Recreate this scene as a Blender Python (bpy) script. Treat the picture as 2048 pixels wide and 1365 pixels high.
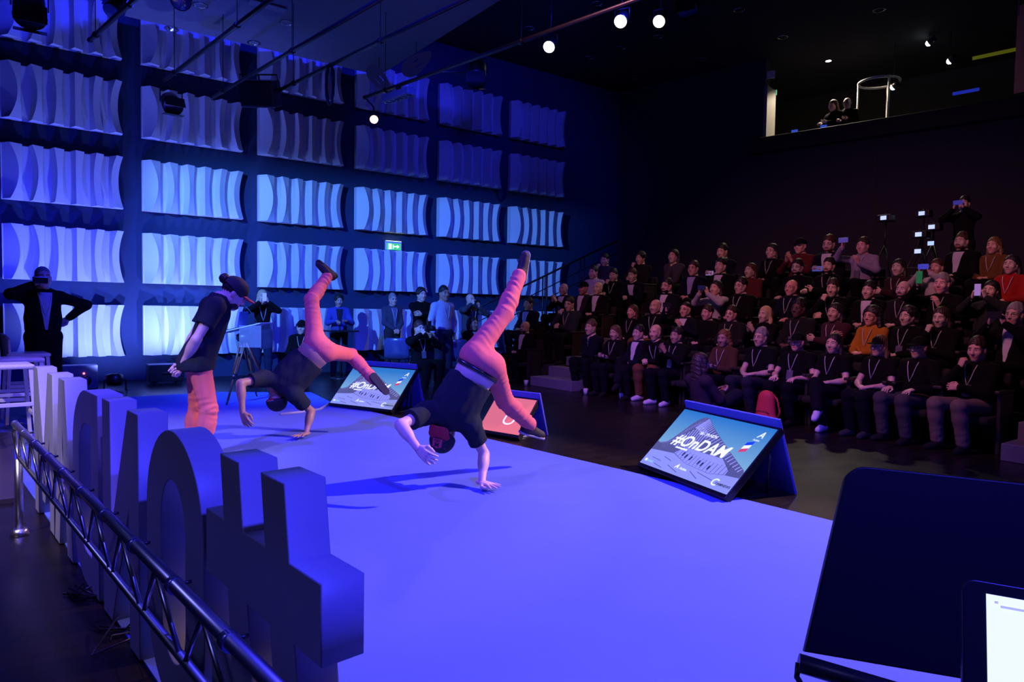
import bpy, bmesh, math, random
import numpy as np
from mathutils import Matrix, Vector
random.seed(4); RNG=np.random.default_rng(4)
for o in list(bpy.data.objects): bpy.data.objects.remove(o)
SC=bpy.context.scene; COL=SC.collection

# ------------------------------------------------------------------ camera
F=1365.333; H=1.35
_y,_p,_r=[math.radians(a) for a in (36.09,2.57,.90)]
cf=np.array([math.sin(_y)*math.cos(_p),math.cos(_y)*math.cos(_p),-math.sin(_p)])
cr=np.array([math.cos(_y),-math.sin(_y),0.]); cu=np.cross(cr,cf)
cr,cu=cr*math.cos(_r)+cu*math.sin(_r),-cr*math.sin(_r)+cu*math.cos(_r)
CAM=np.array([0,0,H])
cd=bpy.data.cameras.new('camera'); cd.lens=24; cd.sensor_width=36; cd.clip_start=.05; cd.clip_end=100
co=bpy.data.objects.new('camera',cd); COL.objects.link(co)
M=Matrix.Identity(4)
for i in range(3): M[i][0]=cr[i]; M[i][1]=cu[i]; M[i][2]=-cf[i]; M[i][3]=CAM[i]
co.matrix_world=M; SC.camera=co
def ray(x,y): return cf+(x-1024)/F*cr+(682.5-y)/F*cu          # a pixel gives a direction ...
def gr(x,y,z=0): d=ray(x,y); return CAM+d*((z-H)/d[2])          # ... its distance from the height it rests at
def onX(x,y,X): d=ray(x,y); return CAM+d*(X/d[0])               # ... or the vertical plane it touches
def onY(x,y,Y): d=ray(x,y); return CAM+d*(Y/d[1])
def dep(x,y,s): return CAM+ray(x,y)*s
def bone(a,x,y,L,sgn=1):                                        # joint at bone length L from joint a
    d=ray(x,y); d=d/np.linalg.norm(d); m=CAM-a; b=m@d; c=m@m-L*L; q=b*b-c
    t=-b if q<=0 else -b+sgn*math.sqrt(q)
    return CAM+d*t

# ------------------------------------------------------------------ world, lights, exposure
W=bpy.data.worlds.new('world'); SC.world=W; W.use_nodes=True
W.node_tree.nodes['Background'].inputs[0].default_value=(.02,.028,.09,1)
W.node_tree.nodes['Background'].inputs[1].default_value=.06
SC.view_settings.view_transform='Standard'; SC.view_settings.look='None'
SC.view_settings.exposure=0; SC.view_settings.gamma=1; SC.view_settings.use_curve_mapping=False
def aim(o,tgt):
    d=Vector(tgt)-o.location; o.rotation_euler=d.to_track_quat('-Z','Y').to_euler()
def spot(name,loc,tgt,power,color,angle,blend=.3,size=.1,square=False):
    l=bpy.data.lights.new(name,'SPOT'); l.energy=power; l.color=color; l.spot_size=math.radians(angle); l.spot_blend=blend
    l.shadow_soft_size=size; l.use_square=square
    o=bpy.data.objects.new(name,l); COL.objects.link(o); o.location=loc; aim(o,tgt); return o
LAMPS=[gr(1098,94,6.3),gr(1241,43,6.3),gr(1318,43,6.3)]         # the three lit lamps in view
KEY=(1,.55,.58)
spot('stage_wash_spot_near',(1.2,-2.2,6.6),(2.8,3.0,0),3600,(.045,.04,1),62,.6,.12)
spot('stage_wash_spot_mid',(-.8,5.0,6.7),(2.6,6.0,0),2600,(.11,.06,1),70,.6,.12)
spot('stage_wash_spot_far',(2.0,11.5,6.7),(2.4,8.4,0),2000,(.11,.06,1),60,.6,.12)
spot('key_lamp_spot_a',LAMPS[0],(2.2,7.2,.5),6500,KEY,30,.6,.1)
spot('key_lamp_spot_b',LAMPS[1],(2.9,4.6,.7),8000,KEY,18,.6,.1)
spot('key_lamp_spot_c',LAMPS[2],(1.5,6.0,1.0),9500,(1,.58,.55),16,.6,.1)
FKEY=(9.5,1.4,5.8)
spot('front_key_spot',FKEY,(2.9,4.0,.4),5400,(1,.62,.68),50,.5,.05)
spot('stool_spot',(-3.4,2.6,6.4),(-.35,5.9,.5),1600,(1,.8,1),30,.5,.12)
WASH=(-1.6,6.2,4.6)
spot('wall_wash_spot',WASH,(7.6,13.8,1.7),6400,(.085,.26,1),58,.5,.02)
spot('wall_fill_spot',(3.0,5.0,6.9),(3.0,13.8,3.2),3600,(.015,.025,1),80,.7,.2)
spot('wall_fill_right_spot',(8.0,7.5,6.9),(9.6,13.8,4.6),520,(.02,.03,1),75,.7,.2)  # fill added to lift the right-hand panel columns
spot('uplight_spot_a',(1.25,12.2,.35),(1.35,13.8,1.7),430,(.15,.22,1),110,.7,.05)
spot('uplight_spot_b',(2.55,12.6,.35),(2.35,13.8,2.0),300,(.15,.22,1),110,.7,.05)
spot('uplight_spot_c',(.0,11.8,.3),(.2,13.8,5.5),600,(.03,.04,1),90,.7,.05)
spot('house_glow_spot',(2.6,4.6,6.8),(9.4,6.0,1.2),1400,(.85,.27,.42),70,.7,.4)  # added glow for stage light spilling over the audience
spot('house_blue_spot',(3.2,11.6,6.6),(8.6,11.4,1.2),500,(.05,.12,1),60,.6,.2)
spot('letter_back_spot',(-3.2,3.0,5.5),(.3,3.0,.5),210,(.22,.22,1),60,.6,.3)

# ------------------------------------------------------------------ materials
MATS={}
def mat(name,col,rough=.6,metal=0,emit=0,noise=.12,scale=8,bump=0,spec=.5,alpha=1,trans=0,ecol=None,coat=0):
    if name in MATS: return MATS[name]
    m=bpy.data.materials.new(name); m.use_nodes=True; nt=m.node_tree; b=nt.nodes['Principled BSDF']
    b.inputs['Roughness'].default_value=rough; b.inputs['Metallic'].default_value=metal
    b.inputs['Specular IOR Level'].default_value=spec
    b.inputs['Base Color'].default_value=(*col,1)
    tc=nt.nodes.new('ShaderNodeTexCoord'); nz=nt.nodes.new('ShaderNodeTexNoise')
    nz.inputs['Scale'].default_value=scale; nz.inputs['Detail'].default_value=4
    nt.links.new(tc.outputs['Object'],nz.inputs['Vector'])
    if noise:
        mx=nt.nodes.new('ShaderNodeMix'); mx.data_type='RGBA'
        mx.inputs[6].default_value=(*[c*(1-noise) for c in col],1); mx.inputs[7].default_value=(*[min(1,c*(1+noise)) for c in col],1)
        nt.links.new(nz.outputs['Fac'],mx.inputs[0]); nt.links.new(mx.outputs[2],b.inputs['Base Color'])
    if bump:
        bp=nt.nodes.new('ShaderNodeBump'); bp.inputs['Strength'].default_value=bump; bp.inputs['Distance'].default_value=.02
        nt.links.new(nz.outputs['Fac'],bp.inputs['Height']); nt.links.new(bp.outputs[0],b.inputs['Normal'])
    if emit:
        b.inputs['Emission Color'].default_value=(*(ecol or col),1); b.inputs['Emission Strength'].default_value=emit
    if trans: b.inputs['Transmission Weight'].default_value=trans
    if alpha<1: b.inputs['Alpha'].default_value=alpha
    MATS[name]=m; return m
def skin_mat():
    m=bpy.data.materials.new('skin'); m.use_nodes=True; nt=m.node_tree; b=nt.nodes['Principled BSDF']
    a=nt.nodes.new('ShaderNodeAttribute'); a.attribute_name='Col'; oi=nt.nodes.new('ShaderNodeObjectInfo')
    mx=nt.nodes.new('ShaderNodeMix'); mx.data_type='RGBA'; mx.blend_type='MULTIPLY'; mx.inputs[0].default_value=1
    nt.links.new(a.outputs['Color'],mx.inputs[6]); nt.links.new(oi.outputs['Color'],mx.inputs[7]); nt.links.new(mx.outputs[2],b.inputs['Base Color'])
    b.inputs['Roughness'].default_value=.5; b.inputs['Subsurface Weight'].default_value=0
    MATS['skin']=m; return m
SKIN=skin_mat()
def floor_mat():
    m=bpy.data.materials.new('dark_wood_floor'); m.use_nodes=True; nt=m.node_tree; b=nt.nodes['Principled BSDF']
    tc=nt.nodes.new('ShaderNodeTexCoord'); mp=nt.nodes.new('ShaderNodeMapping'); mp.inputs['Scale'].default_value=(7,1.2,1)
    br=nt.nodes.new('ShaderNodeTexBrick'); br.inputs['Color1'].default_value=(.010,.007,.006,1); br.inputs['Color2'].default_value=(.014,.010,.008,1)
    br.inputs['Mortar'].default_value=(.005,.004,.004,1); br.inputs['Scale'].default_value=1; br.inputs['Mortar Size'].default_value=.012
    nz=nt.nodes.new('ShaderNodeTexNoise'); nz.inputs['Scale'].default_value=3; rr=nt.nodes.new('ShaderNodeMapRange')
    b.inputs['Specular IOR Level'].default_value=.3
    rr.inputs[3].default_value=.22; rr.inputs[4].default_value=.42
    nt.links.new(tc.outputs['Object'],mp.inputs[0]); nt.links.new(mp.outputs[0],br.inputs[0]); nt.links.new(br.outputs[0],b.inputs['Base Color'])
    nt.links.new(tc.outputs['Object'],nz.inputs[0]); nt.links.new(nz.outputs[0],rr.inputs[0]); nt.links.new(rr.outputs[0],b.inputs['Roughness'])
    return m
m_floor=floor_mat()
m_carpet=mat('blue_carpet',(.10,.15,.58),.95,noise=.06,scale=3,bump=0,spec=.1)
m_wall=mat('dark_blue_grey_wall',(.013,.029,.082),.8,scale=2)
m_rear=mat('charcoal_wall',(.018,.021,.036),.85,scale=2)
m_black=mat('black_matte',(.008,.008,.009),.7)
m_ceil=mat('black_ceiling',(.012,.012,.014),.9)
m_cloud=mat('ceiling_panel_grey',(.22,.22,.26),.8)
m_panel=mat('white_acoustic_plaster',(.62,.62,.64),.75,noise=.03)
m_white=mat('white_lacquer',(.78,.76,.78),.35,noise=.03)
m_letter=mat('letter_grey_white',(.33,.34,.40),.45,noise=.05)
m_alu=mat('polished_aluminium',(.62,.63,.68),.33,1,noise=.08,scale=20)
m_chrome=mat('chrome',(.8,.8,.82),.12,1,noise=0)
m_steel=mat('dark_steel',(.06,.06,.065),.4,.8)
m_plast=mat('black_plastic',(.012,.012,.014),.35)
m_screen_edge=mat('screen_bezel',(.01,.01,.012),.3)
m_board=mat('blue_board',(.06,.07,.42),.6,noise=.04)
m_seat=mat('charcoal_seat_fabric',(.008,.0075,.009),.9)
m_seatside=mat('dark_oak_panel',(.022,.016,.015),.5,scale=14)
m_step=mat('grey_step',(.13,.13,.17),.6)
m_riser=mat('dark_riser_carpet',(.02,.018,.02),.9)

# ------------------------------------------------------------------ object helpers
WM={}
def thing(name,label,cat,loc=(0,0,0),group=None,kind=None,M=None):
    o=bpy.data.objects.new(name,None); COL.objects.link(o)
    o.empty_display_size=.1
    m=Matrix.Translation(Vector([float(v) for v in loc])) if M is None else M
    o.matrix_basis=m; WM[o.name]=m
    o['label']=label; o['category']=cat
    if group: o['group']=group
    if kind: o['kind']=kind
    return o
def add(name,me,ma,parent=None,M=None,label=None,cat=None,group=None,kind=None,color=None):
    o=bpy.data.objects.new(name,me); COL.objects.link(o)
    m=M if M is not None else Matrix.Identity(4)
    if parent is not None:
        o.parent=parent; o.matrix_parent_inverse=WM[parent.name].inverted()
    o.matrix_basis=m; WM[o.name]=m
    if ma is not None:
        if len(me.materials)==0: me.materials.append(ma)
        elif me.materials[0]!=ma:
            o.material_slots[0].link='OBJECT'; o.material_slots[0].material=ma
    if label: o['label']=label
    if cat: o['category']=cat
    if group: o['group']=group
    if kind: o['kind']=kind
    if color is not None: o.color=(*color,1)
    return o
def np_mesh(name,v,f,smooth=True,col=None):
    me=bpy.data.meshes.new(name); v=np.asarray(v,np.float32); f=np.asarray(f,np.int32)
    me.vertices.add(len(v)); me.vertices.foreach_set('co',v.ravel())
    k=f.shape[1]; me.loops.add(f.size); me.loops.foreach_set('vertex_index',f.ravel())
    me.polygons.add(len(f)); me.polygons.foreach_set('loop_start',np.arange(0,f.size,k,dtype=np.int32))
    me.polygons.foreach_set('loop_total',np.full(len(f),k,np.int32))
    if smooth: me.polygons.foreach_set('use_smooth',np.ones(len(f),bool))
    me.update(calc_edges=True)
    if col is not None:
        a=me.color_attributes.new('Col','FLOAT_COLOR','POINT')
        a.data.foreach_set('color',np.concatenate([col,np.ones((len(col),1))],1).astype(np.float32).ravel())
    return me
class MB:
    def __init__(s): s.v=[]; s.f=[]; s.sm=[]
    def addv(s,vs,fs,smooth=False):
        n=len(s.v); s.v+= [tuple(float(c) for c in p) for p in vs]; s.f+=[[i+n for i in q] for q in fs]; s.sm+=[smooth]*len(fs); return s
    def box(s,lo,hi,M=None):
        p=[(x,y,z) for z in (lo[2],hi[2]) for y in (lo[1],hi[1]) for x in (lo[0],hi[0])]
        if M is not None: p=[M@Vector(q) for q in p]
        return s.addv(p,[(0,2,3,1),(4,5,7,6),(0,1,5,4),(2,6,7,3),(0,4,6,2),(1,3,7,5)])
    def rbox(s,lo,hi,b=.01,M=None):                              # box with chamfered edges
        lo=np.array(lo,float); hi=np.array(hi,float); c=(lo+hi)/2; h=(hi-lo)/2
        bm=bmesh.new(); bmesh.ops.create_cube(bm,size=2)
        for v in bm.verts: v.co=Vector([c[i]+v.co[i]*h[i] for i in range(3)])
        bmesh.ops.bevel(bm,geom=list(bm.edges),offset=min(b,min(h)*.9),segments=2,affect='EDGES',profile=.5)
        bm.verts.index_update(); vs=[(M@v.co if M is not None else v.co.copy()) for v in bm.verts]
        fs=[[v.index for v in f.verts] for f in bm.faces]; bm.free(); return s.addv(vs,fs)
    def tube(s,pts,r,n=8,caps=True,closed=False):
        P=[np.array(p,float) for p in pts]; R=r if hasattr(r,'__len__') else [r]*len(P); m=len(P)
        rings=[]; up=None
        for i in range(m):
            if closed: t=P[(i+1)%m]-P[i-1]
            else: t=P[min(i+1,m-1)]-P[max(i-1,0)]
            t=t/(np.linalg.norm(t)+1e-9)
            if up is None: up=np.array([0,0,1.]) if abs(t[2])<.9 else np.array([1.,0,0])
            a=np.cross(t,up); a/=np.linalg.norm(a)+1e-9; b=np.cross(a,t); up=b
            rings.append([P[i]+R[i]*(math.cos(q)*a+math.sin(q)*b) for q in np.arange(n)*2*math.pi/n])
        vs=[p for rg in rings for p in rg]; fs=[]
        for i in range(m if closed else m-1):
            for j in range(n): fs.append((i*n+j,i*n+(j+1)%n,((i+1)%m)*n+(j+1)%n,((i+1)%m)*n+j))
        s.addv(vs,fs,True)
        if caps and not closed: s.f+= [[len(s.v)-len(vs)+j for j in range(n)][::-1],[len(s.v)-n+j for j in range(n)]]; s.sm+=[False,False]
        return s
    def lathe(s,prof,n=20,M=None):
        vs=[];fs=[];m=len(prof)
        for i,(r,z) in enumerate(prof):
            for j in range(n):
                q=2*math.pi*j/n; p=Vector((r*math.cos(q),r*math.sin(q),z)); vs.append(M@p if M is not None else p)
        for i in range(m-1):
            for j in range(n): fs.append((i*n+j,i*n+(j+1)%n,(i+1)*n+(j+1)%n,(i+1)*n+j))
        s.addv(vs,fs,True); return s
    def mesh(s,name='mesh'):
        me=bpy.data.meshes.new(name); me.from_pydata(s.v,[],s.f); me.polygons.foreach_set('use_smooth',s.sm); me.update(); return me
def frame(o,x,y,z):
    m=Matrix.Identity(4)
    for i in range(3): m[i][0]=x[i];m[i][1]=y[i];m[i][2]=z[i];m[i][3]=o[i]
    return m
def prism(name,loops,t,bevel=0):                                 # filled outline with holes, thickness t, in the xy plane
    cu_=bpy.data.curves.new(name,'CURVE'); cu_.dimensions='2D'; cu_.fill_mode='BOTH'; cu_.extrude=t/2; cu_.bevel_depth=bevel
    for L in loops:
        sp=cu_.splines.new('POLY'); sp.points.add(len(L)-1); sp.use_cyclic_u=True
        for i,p in enumerate(L): sp.points[i].co=(p[0],p[1],0,1)
    o=bpy.data.objects.new(name,cu_); me=bpy.data.meshes.new_from_object(o); bpy.data.objects.remove(o); bpy.data.curves.remove(cu_); return me
def text_mesh(txt,size,t=.001,shear=0,offset=0,align='LEFT'):
    cu_=bpy.data.curves.new('t','FONT'); cu_.body=txt; cu_.size=size; cu_.extrude=t; cu_.shear=shear; cu_.offset=offset; cu_.align_x=align
    o=bpy.data.objects.new('t',cu_); me=bpy.data.meshes.new_from_object(o); bpy.data.objects.remove(o); return me

# ------------------------------------------------------------------ smooth solids: blended capsules and ellipsoids -> one closed skin
def nrm(a): a=np.asarray(a,float); return a/(np.linalg.norm(a)+1e-9)
class SDF:
    def __init__(s): s.p=[]
    def cone(s,a,b,ra,rb,k=.02,sub=False,flat=None):
        s.p.append(('c',np.asarray(a,float),np.asarray(b,float),ra,rb,k,sub,flat)); return s
    def ell(s,c,r,R=None,k=.02,sub=False):
        s.p.append(('e',np.asarray(c,float),np.asarray(r,float),R,0,k,sub,None)); return s
    def half(s,n,c): s.p.append(('h',nrm(n),c,0,0,0,False,None)); return s  # keep dot(n,p)<c
    def mesh(s,vx):
        lo=np.full(3,1e9);hi=-lo
        for q in s.p:
            if q[6] or q[0]=='h': continue
            if q[0]=='c':
                m=max(q[3],q[4]); l=np.minimum(q[1],q[2])-m; h=np.maximum(q[1],q[2])+m
            else: m=max(q[2]); l=q[1]-m; h=q[1]+m
            lo=np.minimum(lo,l);hi=np.maximum(hi,h)
        lo-=vx*3;hi+=vx*3; n=np.ceil((hi-lo)/vx).astype(int)+1
        v=np.full(n,.3,np.float32); ax=[(lo[i]+vx*np.arange(n[i])).astype(np.float32) for i in range(3)]
        for q in s.p:
            if q[0]=='h':
                d=ax[0][:,None,None]*q[1][0]+ax[1][None,:,None]*q[1][1]+ax[2][None,None,:]*q[1][2]-q[2]
                np.maximum(v,d.astype(np.float32),out=v); continue
            k=q[5]; pad=k+3*vx
            if q[0]=='c': m=max(q[3],q[4]); l=np.minimum(q[1],q[2])-m-pad; h=np.maximum(q[1],q[2])+m+pad
            else: m=max(q[2]); l=q[1]-m-pad; h=q[1]+m+pad
            i0=np.clip(((l-lo)/vx).astype(int),0,n-1); i1=np.clip(np.ceil((h-lo)/vx).astype(int)+1,0,n)
            if np.any(i1<=i0): continue
            sl=tuple(slice(a,b) for a,b in zip(i0,i1))
            X=ax[0][sl[0]][:,None,None]-q[1][0];Y=ax[1][sl[1]][None,:,None]-q[1][1];Z=ax[2][sl[2]][None,None,:]-q[1][2]
            if q[0]=='c':
                ba=q[2]-q[1]; 
                if q[7] is not None:
                    a_,f_=q[7]; dd=(X*a_[0]+Y*a_[1]+Z*a_[2])*(1/f_-1); X=X+dd*a_[0];Y=Y+dd*a_[1];Z=Z+dd*a_[2]
                t=np.clip((X*ba[0]+Y*ba[1]+Z*ba[2])/(ba@ba+1e-9),0,1)
                d=np.sqrt((X-ba[0]*t)**2+(Y-ba[1]*t)**2+(Z-ba[2]*t)**2)-(q[3]+(q[4]-q[3])*t)
            else:
                r=q[2]
                if q[3] is not None:
                    R=q[3]; X,Y,Z=[X*R[i][0]+Y*R[i][1]+Z*R[i][2] for i in range(3)]
                k0=np.sqrt((X/r[0])**2+(Y/r[1])**2+(Z/r[2])**2); k1=np.sqrt((X/r[0]**2)**2+(Y/r[1]**2)**2+(Z/r[2]**2)**2)
                d=k0*(k0-1)/(k1+1e-6); d=np.where(k0<.05,-min(r),d)
            a=v[sl]
            if q[6]:
                d=-d; h_=np.maximum(k-np.abs(a-d),0)/k if k else 0; v[sl]=np.maximum(a,d)+h_*h_*k*.25
            else:
                h_=np.maximum(k-np.abs(a-d),0)/k if k else 0; v[sl]=np.minimum(a,d)-h_*h_*k*.25
        return nets(v,lo,vx)
def nets(v,lo,vx):
    s=v<0; c=np.zeros(tuple(d-1 for d in v.shape),np.int8)
    for a in (0,1):
        for b in (0,1):
            for e in (0,1): c+=s[a:s.shape[0]-1+a,b:s.shape[1]-1+b,e:s.shape[2]-1+e]
    mk=(c>0)&(c<8); I=np.argwhere(mk); idx=np.full(c.shape,-1,np.int32); idx[mk]=np.arange(len(I))
    acc=np.zeros((len(I),3));cnt=np.zeros(len(I))
    cs=[(a,b,e) for a in (0,1) for b in (0,1) for e in (0,1)]
    vals={o:v[I[:,0]+o[0],I[:,1]+o[1],I[:,2]+o[2]] for o in cs}
    for o in cs:
        for ax in range(3):
            if o[ax]: continue
            o2=list(o);o2[ax]=1;o2=tuple(o2); A=vals[o];B=vals[o2]; x=(A<0)!=(B<0)
            t=np.where(x,A/np.where(x,A-B,1),0)
            P=np.array(o,float)[None]+np.eye(3)[ax][None]*t[:,None]; acc+=P*x[:,None]; cnt+=x
    V=lo+vx*(I+acc/np.maximum(cnt,1)[:,None]); Fs=[]
    for ax in range(3):
        b,e=(ax+1)%3,(ax+2)%3
        sl0=[slice(None)]*3;sl1=[slice(None)]*3; sl0[ax]=slice(0,-1); sl1[ax]=slice(1,None)
        A=s[tuple(sl0)];B=s[tuple(sl1)]
        K=np.argwhere(A!=B); K=K[(K[:,b]>0)&(K[:,e]>0)&(K[:,b]<s.shape[b]-1)&(K[:,e]<s.shape[e]-1)]
        ins=A[K[:,0],K[:,1],K[:,2]]
        def cell(db,de):
            Q=K.copy();Q[:,b]-=db;Q[:,e]-=de; return idx[Q[:,0],Q[:,1],Q[:,2]]
        q=np.stack([cell(1,1),cell(0,1),cell(0,0),cell(1,0)],1)
        q[~ins]=q[~ins][:,::-1]; Fs.append(q)
    return V,np.concatenate(Fs)
def normals(V,Fq):
    N=np.zeros_like(V); n=np.cross(V[Fq[:,2]]-V[Fq[:,0]],V[Fq[:,3]]-V[Fq[:,1]])
    for i in range(4): np.add.at(N,Fq[:,i],n)
    return N/(np.linalg.norm(N,axis=1,keepdims=True)+1e-9)
def wobble(P,sc,seed=0):
    r=np.random.default_rng(seed); o=np.zeros(len(P))
    for i in range(6):
        d=nrm(r.normal(size=3))*sc*(.6+.5*i); o+=np.sin(P@d+r.uniform(0,6))/(1+.4*i)
    return o/2.2
def cat_mesh(parts):
    V=[];Fq=[];Cc=[];n=0
    for v,f,c in parts: V.append(v);Fq.append(f+n);Cc.append(c);n+=len(v)
    return np.concatenate(V),np.concatenate(Fq),np.concatenate(Cc)
def xf(v,R,t): return v@np.asarray(R).T+np.asarray(t)             # R columns = axes
def ones(v): return np.ones((len(v),3))

# ------------------------------------------------------------------ people: head, hand, shoe, hair
def build_head(vx):
    s=SDF()
    s.ell((0,-.014,.034),(.076,.098,.086),k=.02).ell((0,.034,-.03),(.06,.066,.086),k=.04)
    s.cone((0,.045,-.06),(0,.062,-.098),.04,.024,k=.03)
    s.cone((-.045,.01,-.055),(0,.058,-.095),.03,.022,k=.03).cone((.045,.01,-.055),(0,.058,-.095),.03,.022,k=.03)
    s.cone((-.04,.07,.026),(.04,.07,.026),.016,.016,k=.02)
    for x in (-1,1):
        s.ell((x*.042,.066,-.026),(.024,.02,.024),k=.03)
        s.ell((x*.031,.1,.004),(.018,.02,.012),k=.012,sub=True)
        s.ell((x*.031,.076,.004),(.0145,.0145,.0135),k=.003)
        s.ell((x*.079,-.008,-.006),(.01,.021,.033),k=.008)
        s.ell((x*.012,.098,-.034),(.01,.012,.009),k=.008)
    s.cone((0,.088,.016),(0,.112,-.028),.009,.0135,k=.014)
    s.cone((-.02,.09,-.062),(.02,.09,-.062),.007,.007,k=.01).cone((-.016,.089,-.073),(.016,.089,-.073),.008,.008,k=.01)
    s.cone((0,-.03,-.05),(0,-.05,-.2),.058,.062,k=.03)
    V,Fq=s.mesh(vx); C=ones(V); x,y,z=np.abs(V[:,0]),V[:,1],V[:,2]
    eye=((x-.031)**2+(z-.004)**2<.0135**2*np.where(np.abs(z-.004)<.009,1,0))&(y>.075)
    C[eye]=(1.15,1.25,1.3); C[((x-.031)**2+(z-.004)**2<.0068**2)&(y>.075)]=(.06,.05,.05)
    C[(np.abs(z-.027-.08*(.03-np.abs(x-.03)))<.006)&(x>.013)&(x<.052)&(y>.06)]=(.16,.12,.1)
    C[(np.abs(z+.067)<.010)&(x<.024)&(y>.08)]=(.85,.45,.45)
    C[(x>.07)&(y<.02)]*=(1,.85,.85)
    return V,Fq,C
def build_hand(vx,curl,spread=.12,thumb=.5):
    s=SDF()
    s.ell((0,.045,0),(.038,.05,.0145),k=.01).cone((0,-.03,0),(0,.02,0),.025,.026,k=.02,flat=(np.array([0,0,1.]),.7))
    L=[(.066,-.03),(.074,-.01),(.07,.011),(.054,.03)]
    for i,(l,x) in enumerate(L):
        a=np.array([x,.086-.006*(i==3)-.003*(i==0),0]); s.cone((x*.6,.03,0),a,.012,.0105,k=.008)
        ang=0; sp=spread*(i-1.5)
        for j,fr in enumerate((.45,.31,.26)):
            ang+=curl*(1+.06*i)*(.9,1.1,.7)[j]
            d=np.array([math.sin(sp)*math.cos(ang),math.cos(sp)*math.cos(ang),-math.sin(ang)])
            b=a+d*l*fr*1.08; s.cone(a,b,.0098-.0012*j,.0088-.0012*j,k=.004); a=b
    a=np.array([-.024,.018,-.004]); b=a+np.array([-.030,.030,-.008-.01*thumb]); c=b+np.array([-.008+.016*thumb,.03,-.016*thumb]); e=c+np.array([.008*thumb,.024,-.012*thumb])
    s.cone(a,b,.0145,.0125,k=.014).cone(b,c,.0118,.0105,k=.004).cone(c,e,.0103,.0085,k=.004)
    return s.mesh(vx)
def build_shoe(vx):
    s=SDF(); s.cone((0,-.045,.034),(0,.14,.028),.04,.036,k=.02).cone((0,-.03,.05),(0,-.012,.105),.042,.042,k=.03).cone((0,.02,.06),(0,.1,.035),.036,.034,k=.03)
    V,Fq=s.mesh(vx); V[:,2]=np.maximum(V[:,2],.0); return V,Fq
HEAD=build_head(.0065); HEADF=build_head(.0045)
HANDS={k:build_hand(.0058,c,sp,th) for k,(c,sp,th) in dict(flat=(.06,.2,.1),relax=(.38,.1,.5),grip=(.75,.05,.9),fist=(1.3,.02,1.2)).items()}
HANDSF={k:build_hand(.0038,c,sp,th) for k,(c,sp,th) in dict(flat=(.05,.32,.1),relax=(.32,.14,.5),fist=(1.25,.02,1.2)).items()}
SHOE=build_shoe(.009)
HB={}
def hair_mesh(kind):
    if kind in HB: return HB[kind]
    s=SDF(); cut=np.array([0,.55,-.83]); R=(.083,.104,.092)
    def face(dx=0,top=0): s.ell((dx,.09,-.022),(.064,.062,.092+top),k=.006,sub=True)
    if kind in('short','grey','bun','thin'):
        g=-.006 if kind=='thin' else 0
        s.ell((0,-.016,.046),(R[0]+g,R[1]+g,R[2]+g*1.5+.005)).half((0,.35,-1),-.004); face(.006,.008 if kind=='thin' else 0)
        if kind=='bun': s.ell((0,-.132,.072),(.048,.045,.045),k=.01)
    elif kind in('long','blonde','dreads','bob'):
        s.ell((0,-.019,.046),(.088,.104,.096)); s.ell((0,-.045,-.02),(.086,.075,.09),k=.03); face(.008,.004)
        zl={'bob':-.1,'long':-.25,'blonde':-.24,'dreads':-.36}[kind]
        for x in(-1,1):
            s.cone((x*.074,-.018,.03),(x*.086,-.03,-.09),.022,.026,k=.03)
            if zl<-.15: s.cone((x*.086,-.03,-.09),(x*.098,.025,zl),.028,.02,k=.03)
        s.ell((0,-.075,-.05),(.083,.05,.12),k=.03)
        if zl<-.15: s.ell((0,-.09,-.14),(.092,.04,.12),k=.03)
    elif kind=='curly':
        s.ell((0,-.02,.05),(.1,.114,.104)).half((0,.35,-1),.03); face(.0,.004)
    elif kind=='afro':
        s.ell((0,-.03,.04),(.12,.12,.12)).half(cut,-.0); 
        for x in(-1,1): s.cone((x*.09,-.03,.03),(x*.11,-.03,-.15),.04,.045,k=.03)
        s.ell((0,-.09,-.07),(.11,.05,.13),k=.03)
    elif kind=='cap': s.ell((0,-.014,.04),(.086,.108,.096)).half((0,-.12,-1),-.028)
    elif kind=='visor':
        s.cone((-.045,.085,.036),(.045,.085,.036),.03,.03,k=.01,flat=(np.array([0,0,1.]),.25)).cone((-.03,.135,.03),(.03,.135,.03),.038,.038,k=.03,flat=(np.array([0,0,1.]),.2))
    elif kind=='beard':
        s.ell((0,.04,-.078),(.062,.064,.05)).half((0,.55,1),-.022); s.cone((-.024,.093,-.053),(.024,.093,-.053),.009,.009,k=.01)
    V,Fq=s.mesh(.008 if kind not in('visor','beard') else .006)
    if kind in('curly','afro','dreads'): V=V+normals(V,Fq)*(wobble(V,110,3)*.007)[:,None]
    elif kind in('short','grey'): V=V+normals(V,Fq)*(wobble(V,150,2)*.0055+np.maximum(V[:,2]-.1,0)*.3)[:,None]
    elif kind in('long','blonde','bun'): V=V+normals(V,Fq)*(np.sin(V[:,0]*220+V[:,1]*160)*.0025)[:,None]
    HB[kind]=np_mesh('hair_'+kind,V,Fq); return HB[kind]
def glasses_mesh():
    if 'gl' in HB: return HB['gl']
    b=MB()
    for x in(-1,1):
        b.tube([(x*.032+.021*math.cos(q),.099,.003+.017*math.sin(q)) for q in np.arange(10)*.6283],.0022,5,closed=True)
        b.tube([(x*.053,.098,.006),(x*.078,.05,.006),(x*.082,-.01,.0)],.0022,5)
    b.tube([(-.011,.101,.006),(.011,.101,.006)],.0022,5); HB['gl']=b.mesh('glasses'); return HB['gl']

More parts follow.
